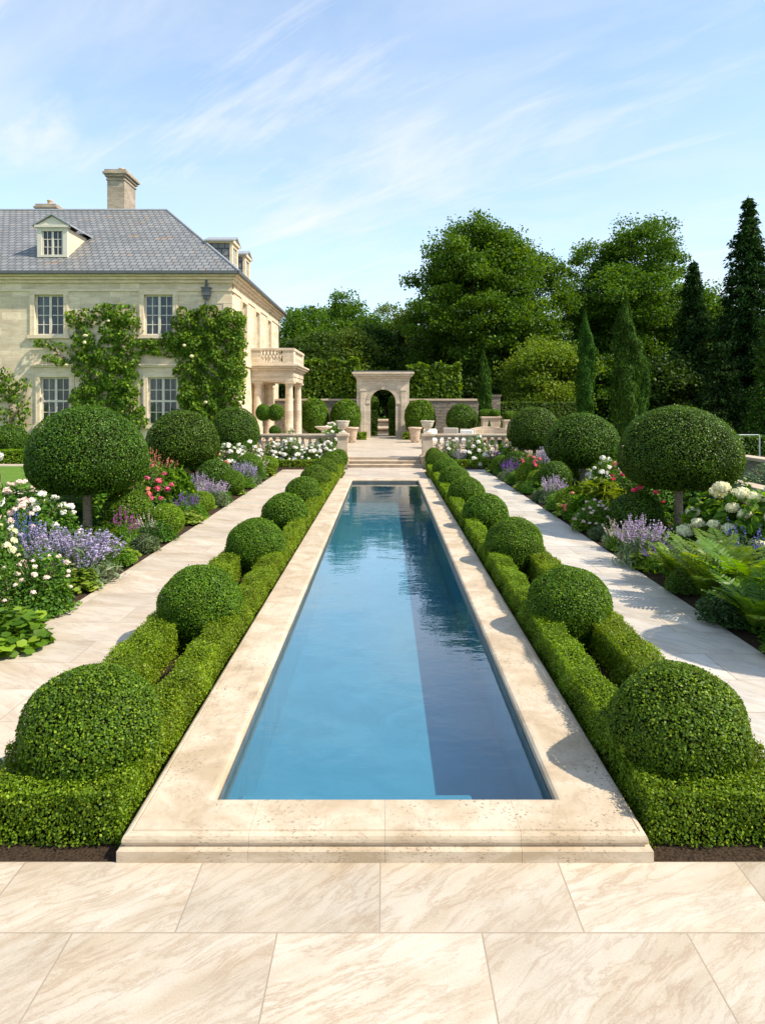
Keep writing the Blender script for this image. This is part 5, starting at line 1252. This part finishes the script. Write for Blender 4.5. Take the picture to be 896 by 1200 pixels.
# conifers
def conifer(name, X, Y, H, W, mat, lab, seed, z0=.1, wh=46, leaf=.30, droop=.35, group='conifers on the right'):
    g = np.random.default_rng(seed); t = empty(name, (X, Y, z0)); tag(t, lab, 'conifer', group); PP, TT, ch = [], [], [(np.array([[0, 0, -.3], [0, 0, H * .5], [0, 0, H * .99]]), (.02 * H, .012 * H, .02))]
    for k in range(wh):
        f = (k + g.uniform(-.4, .4)) / wh; z = H * (.04 + .95 * f); R = W / 2 * (1 - f) ** .85 * g.uniform(.8, 1.12) + .12
        for j in range(9):
            a = g.uniform(0, 6.28); r = R * g.uniform(.65, 1.08); e = np.array([r * math.cos(a), r * math.sin(a), z - droop * r + .12 * r]); b = np.array([0, 0, z]); ch.append((np.array([b, (b + e) / 2 + np.array([0, 0, .06 * r]), e]), (.035, .025, .008)))
            n = int(10 + 26 * r); s = g.random(n) ** .7; p = b + (e - b) * s[:, None] + g.normal(0, .16, (n, 3)) * (.5 + .25 * r); p[:, 2] -= .18 * g.random(n) * r ** .5; PP.append(p)
            TT.append(np.tile(unit((e - b)[None])[0] + np.array([0, 0, -.45]), (n, 1)))
    P, T = np.concatenate(PP), np.concatenate(TT); v, q, a = leaves(P, np.tile([0, -.1, .7], (len(P), 1)) + .4 * rng.normal(size=(len(P), 3)), leaf, .42, .5, T)
    link('crown', np_mesh(name, [(v, q, a, 0)], [M[mat]]), t); sv, sq, sa = np_tubes(ch, 4); link('trunk', np_mesh(name + '_trunk', [(sv, sq, sa, 0)], [M['dark_bark']]), t)
conifer('fir_tree', gx(876, 52), 52, 18.5, 9.0, 'fir', 'tall pointed fir at the right, rising above everything near it', 31, wh=60, leaf=.34)
conifer('fir_tree', gx(812, 56), 56, 14.3, 6.8, 'fir', 'dark fir in front of the second oak', 32, wh=52, leaf=.32)
conifer('fir_tree', gx(906, 40), 40, 9.6, 3.6, 'cypress', 'lighter green conifer cut by the right photo edge', 33, wh=44, leaf=.2, droop=.1)
conifer('fir_tree', gx(845, 47), 47, 6.8, 4.6, 'fir', 'short dark fir below the tall one', 34, wh=36, leaf=.28)
conifer('fir_tree', gx(940, 46), 46, 14.0, 6.5, 'fir', 'dark fir beyond the right photo edge', 35, wh=44, leaf=.32)
def cypress(px, Y, wpx, yt, yb, lab, seed):
    X = gx(px, Y); zt = gz(yt, Y); z0 = max(.3, gz(yb, Y)) if yb else .3; H = zt - .3; R = wpx * Y / F / 2; g = np.random.default_rng(seed); t = empty('cypress_tree', (X, Y, .3)); tag(t, lab, 'cypress', 'slim cypresses')
    R *= .74; n = int(22000 * R * H / 6); f = g.random(n); a = g.uniform(0, 6.28, n)
    prof = R * np.minimum(1, 2.7 * (1 - f) ** .85) * np.minimum(1, .80 + .45 * f); lum = 1 + .20 * np.sin(3 * a + f * 13 + seed) + .12 * np.sin(5 * a - f * 31) + .08 * np.sin(f * 60 + 2 * a)
    r = prof * lum * (1 - .35 * g.random(n) ** 2); P = np.stack([r * np.cos(a), r * np.sin(a), .15 + f * (H - .15)], 1)
    v, q, ar = leaves(P, np.stack([np.cos(a), np.sin(a), .45 * np.ones(n)], 1), .15, .4, .6, np.array([0, 0, 1.0]))
    v[:, 0] += .06 * np.sin(v[:, 2] * 1.3 + seed); c = MB().lathe([(R * .55, .1), (R * .68, H * .3), (R * .6, H * .6), (R * .3, H * .86), (.02, H * .97)], (0, 0, 0), 12); fq = [x for x in c.f if len(x) == 4]
    link('crown', np_mesh('cypress', [(v, q, ar, 0), (np.array(c.v), np.array(fq), np.full(len(c.v), .4), 0)], [M['cypress']]), t); MB().tube([(0, 0, -.3), (0, 0, H * .8)], .1, 8).build('trunk', M['bark'], t)
cypress(686, 42, 26, 364, 0, 'slim cypress left of the tallest one', 1)
cypress(733, 36.5, 39, 347, 0, 'tallest and widest cypress, in front of the second oak', 2)
cypress(752, 41, 18, 398, 0, 'narrow cypress half hidden behind the tallest one', 3)
cypress(567, 41.5, 19, 410, 0, 'short cypress beside the garden wall end and round bush', 4)
# far woodland as one mass: trunks and leaf clumps nobody could count
def woodland():
    g = np.random.default_rng(77); n = 1500; X = g.uniform(-45, 75, n); Y = 84 + g.uniform(0, 14, n); top = 7.5 + 2.5 * np.sin(X * .21) + 1.6 * np.sin(X * .53 + 1); Z = g.random(n) ** .8 * top; C = np.stack([X, Y, Z], 1); per = 55
    P = np.repeat(C, per, 0) + g.normal(size=(n * per, 3)) * np.array([1.1, 1.0, .7]); v, q, a = leaves(P, np.tile([0, -.4, .6], (n * per, 1)) + .6 * g.normal(size=(n * per, 3)), .55, .75, .5)
    ch = [(np.array([[x, 90 + g.uniform(-5, 5), -.3], [x + g.normal(0, .3), 90, 7.0]]), (.3, .15)) for x in g.uniform(-45, 75, 70)]; sv, sq, sa = np_tubes(ch, 6)
    tag(link('woodland', np_mesh('woodland', [(v, q, a, 0), (sv, sq, sa, 1)], [M['oak_dark'], M['dark_bark']])), 'far dark woodland filling the gaps behind the garden trees', 'woodland', None, 'stuff')
    n = 700; X = g.uniform(-10, 48, n); Y = 51 + g.uniform(0, 26, n); C = np.stack([X, Y, g.random(n) * 1.6], 1); C = C[(np.abs(X - acx) > 3.6)]; per = 50; P = np.repeat(C, per, 0) + g.normal(size=(len(C) * per, 3)) * np.array([.8, .8, .45])
    v, q, a = leaves(P, np.tile([0, -.3, .7], (len(P), 1)) + .6 * g.normal(size=(len(P), 3)), .30, .7, .5)
    tag(link('undergrowth', np_mesh('undergrowth', [(v, q, a, 0)], [M['oak_dark']])), 'dark undergrowth on the ground below the garden trees', 'undergrowth', None, 'stuff')
woodland()
rbush(12, 30.3, 42, 496, 540, 'dark rounded yew bush in front of the house at the left photo edge', mound_dark)

# ================================================================== SKY, SUN, CAMERA
EL, AZ = math.radians(47), math.radians(18)       # sun to the right and a little behind the camera
sd = Vector((math.cos(EL) * math.cos(AZ), -math.cos(EL) * math.sin(AZ), math.sin(EL)))
W = bpy.data.worlds.new('World'); S.world = W; W.use_nodes = True; nt = W.node_tree; nt.nodes.clear()
sky = nd(nt, 'ShaderNodeTexSky', sky_type='NISHITA'); sky.sun_disc = False; sky.sun_elevation = EL; sky.sun_rotation = math.atan2(sd.x, sd.y); sky.altitude = 50; sky.air_density = 1.0; sky.dust_density = .5; sky.ozone_density = 2.0
tc = nd(nt, 'ShaderNodeTexCoord').outputs['Generated']
xyz = nd(nt, 'ShaderNodeSeparateXYZ', {0: tc}); zz = math_(nt, 'ADD', math_(nt, 'MAXIMUM', xyz.outputs[2], 0.0), .16)
pl = nd(nt, 'ShaderNodeCombineXYZ', {0: math_(nt, 'DIVIDE', xyz.outputs[0], zz), 1: math_(nt, 'DIVIDE', xyz.outputs[1], zz), 2: 0.0}).outputs[0]
n1 = noise(nt, vmap(nt, vmap(nt, pl, (1, 1, 1), (0, 0, .55)), (.9, 1.7, 1), (0, 0, 0), (6.4, 4.2, 0)), 1.0, 10, .62, .7); n2 = noise(nt, vmap(nt, pl, (.6, .6, 1), (0, 0, 0), (2.3, 5.2, 0)), 1.1, 3)
n3 = noise(nt, vmap(nt, vmap(nt, pl, (1, 1, 1), (0, 0, .75)), (.55, 3.0, 1), (0, 0, 0), (1.3, 9.1, 0)), 1.15, 9, .65, .5)
cl = math_(nt, 'MULTIPLY', ramp(nt, n1.outputs['Fac'], [(.43, 0.0), (.72, 1.0)]), ramp(nt, n2.outputs['Fac'], [(.36, 0.0), (.62, 1.0)]))
cl = math_(nt, 'ADD', math_(nt, 'MULTIPLY', cl, .7), math_(nt, 'MULTIPLY', ramp(nt, n3.outputs['Fac'], [(.53, 0.0), (.72, 1.0)]), .6))
veil = ramp(nt, xyz.outputs[2], [(0.0, .62), (.2, .36), (.5, .20)])
cl = math_(nt, 'MINIMUM', math_(nt, 'ADD', math_(nt, 'MULTIPLY', cl, .8), veil), .92)
col = mix(nt, cl, mix(nt, 1.0, sky.outputs[0], (1.35, 1.5, 1.5), 'MULTIPLY'), (4.9, 5.15, 5.4))
bg = nd(nt, 'ShaderNodeBackground', {'Color': col, 'Strength': .13}); nd(nt, 'ShaderNodeOutputWorld', {'Surface': bg.outputs[0]})
sl_ = bpy.data.lights.new('sun', 'SUN'); sl_.energy = 4.7; sl_.angle = math.radians(.55); sl_.color = (1.0, .90, .74)
so = bpy.data.objects.new('sun', sl_); COL.objects.link(so); so.rotation_euler = sd.to_track_quat('Z', 'Y').to_euler(); so.location = (20, -5, 25)
cam = bpy.data.cameras.new('camera'); co_ = bpy.data.objects.new('camera', cam); COL.objects.link(co_); S.camera = co_
co_.location = (0, 0, CZ); co_.rotation_euler = (PI / 2, 0, 0)
cam.sensor_fit = 'VERTICAL'; cam.sensor_height = 36; cam.lens = 36 * F / 1200; cam.shift_y = -(600 - HY) / 1200; cam.shift_x = -(CX - 448) / 1200
cam.clip_start = .1; cam.clip_end = 4000
v = S.view_settings; v.view_transform = 'Standard'; v.look = 'None'; v.exposure = .6; v.gamma = 1; v.use_curve_mapping = False
cy = S.cycles; cy.max_bounces = 8; cy.diffuse_bounces = 4; cy.glossy_bounces = 3; cy.transparent_max_bounces = 12; cy.transmission_bounces = 4; cy.caustics_reflective = False; cy.caustics_refractive = False; cy.sample_clamp_indirect = 6
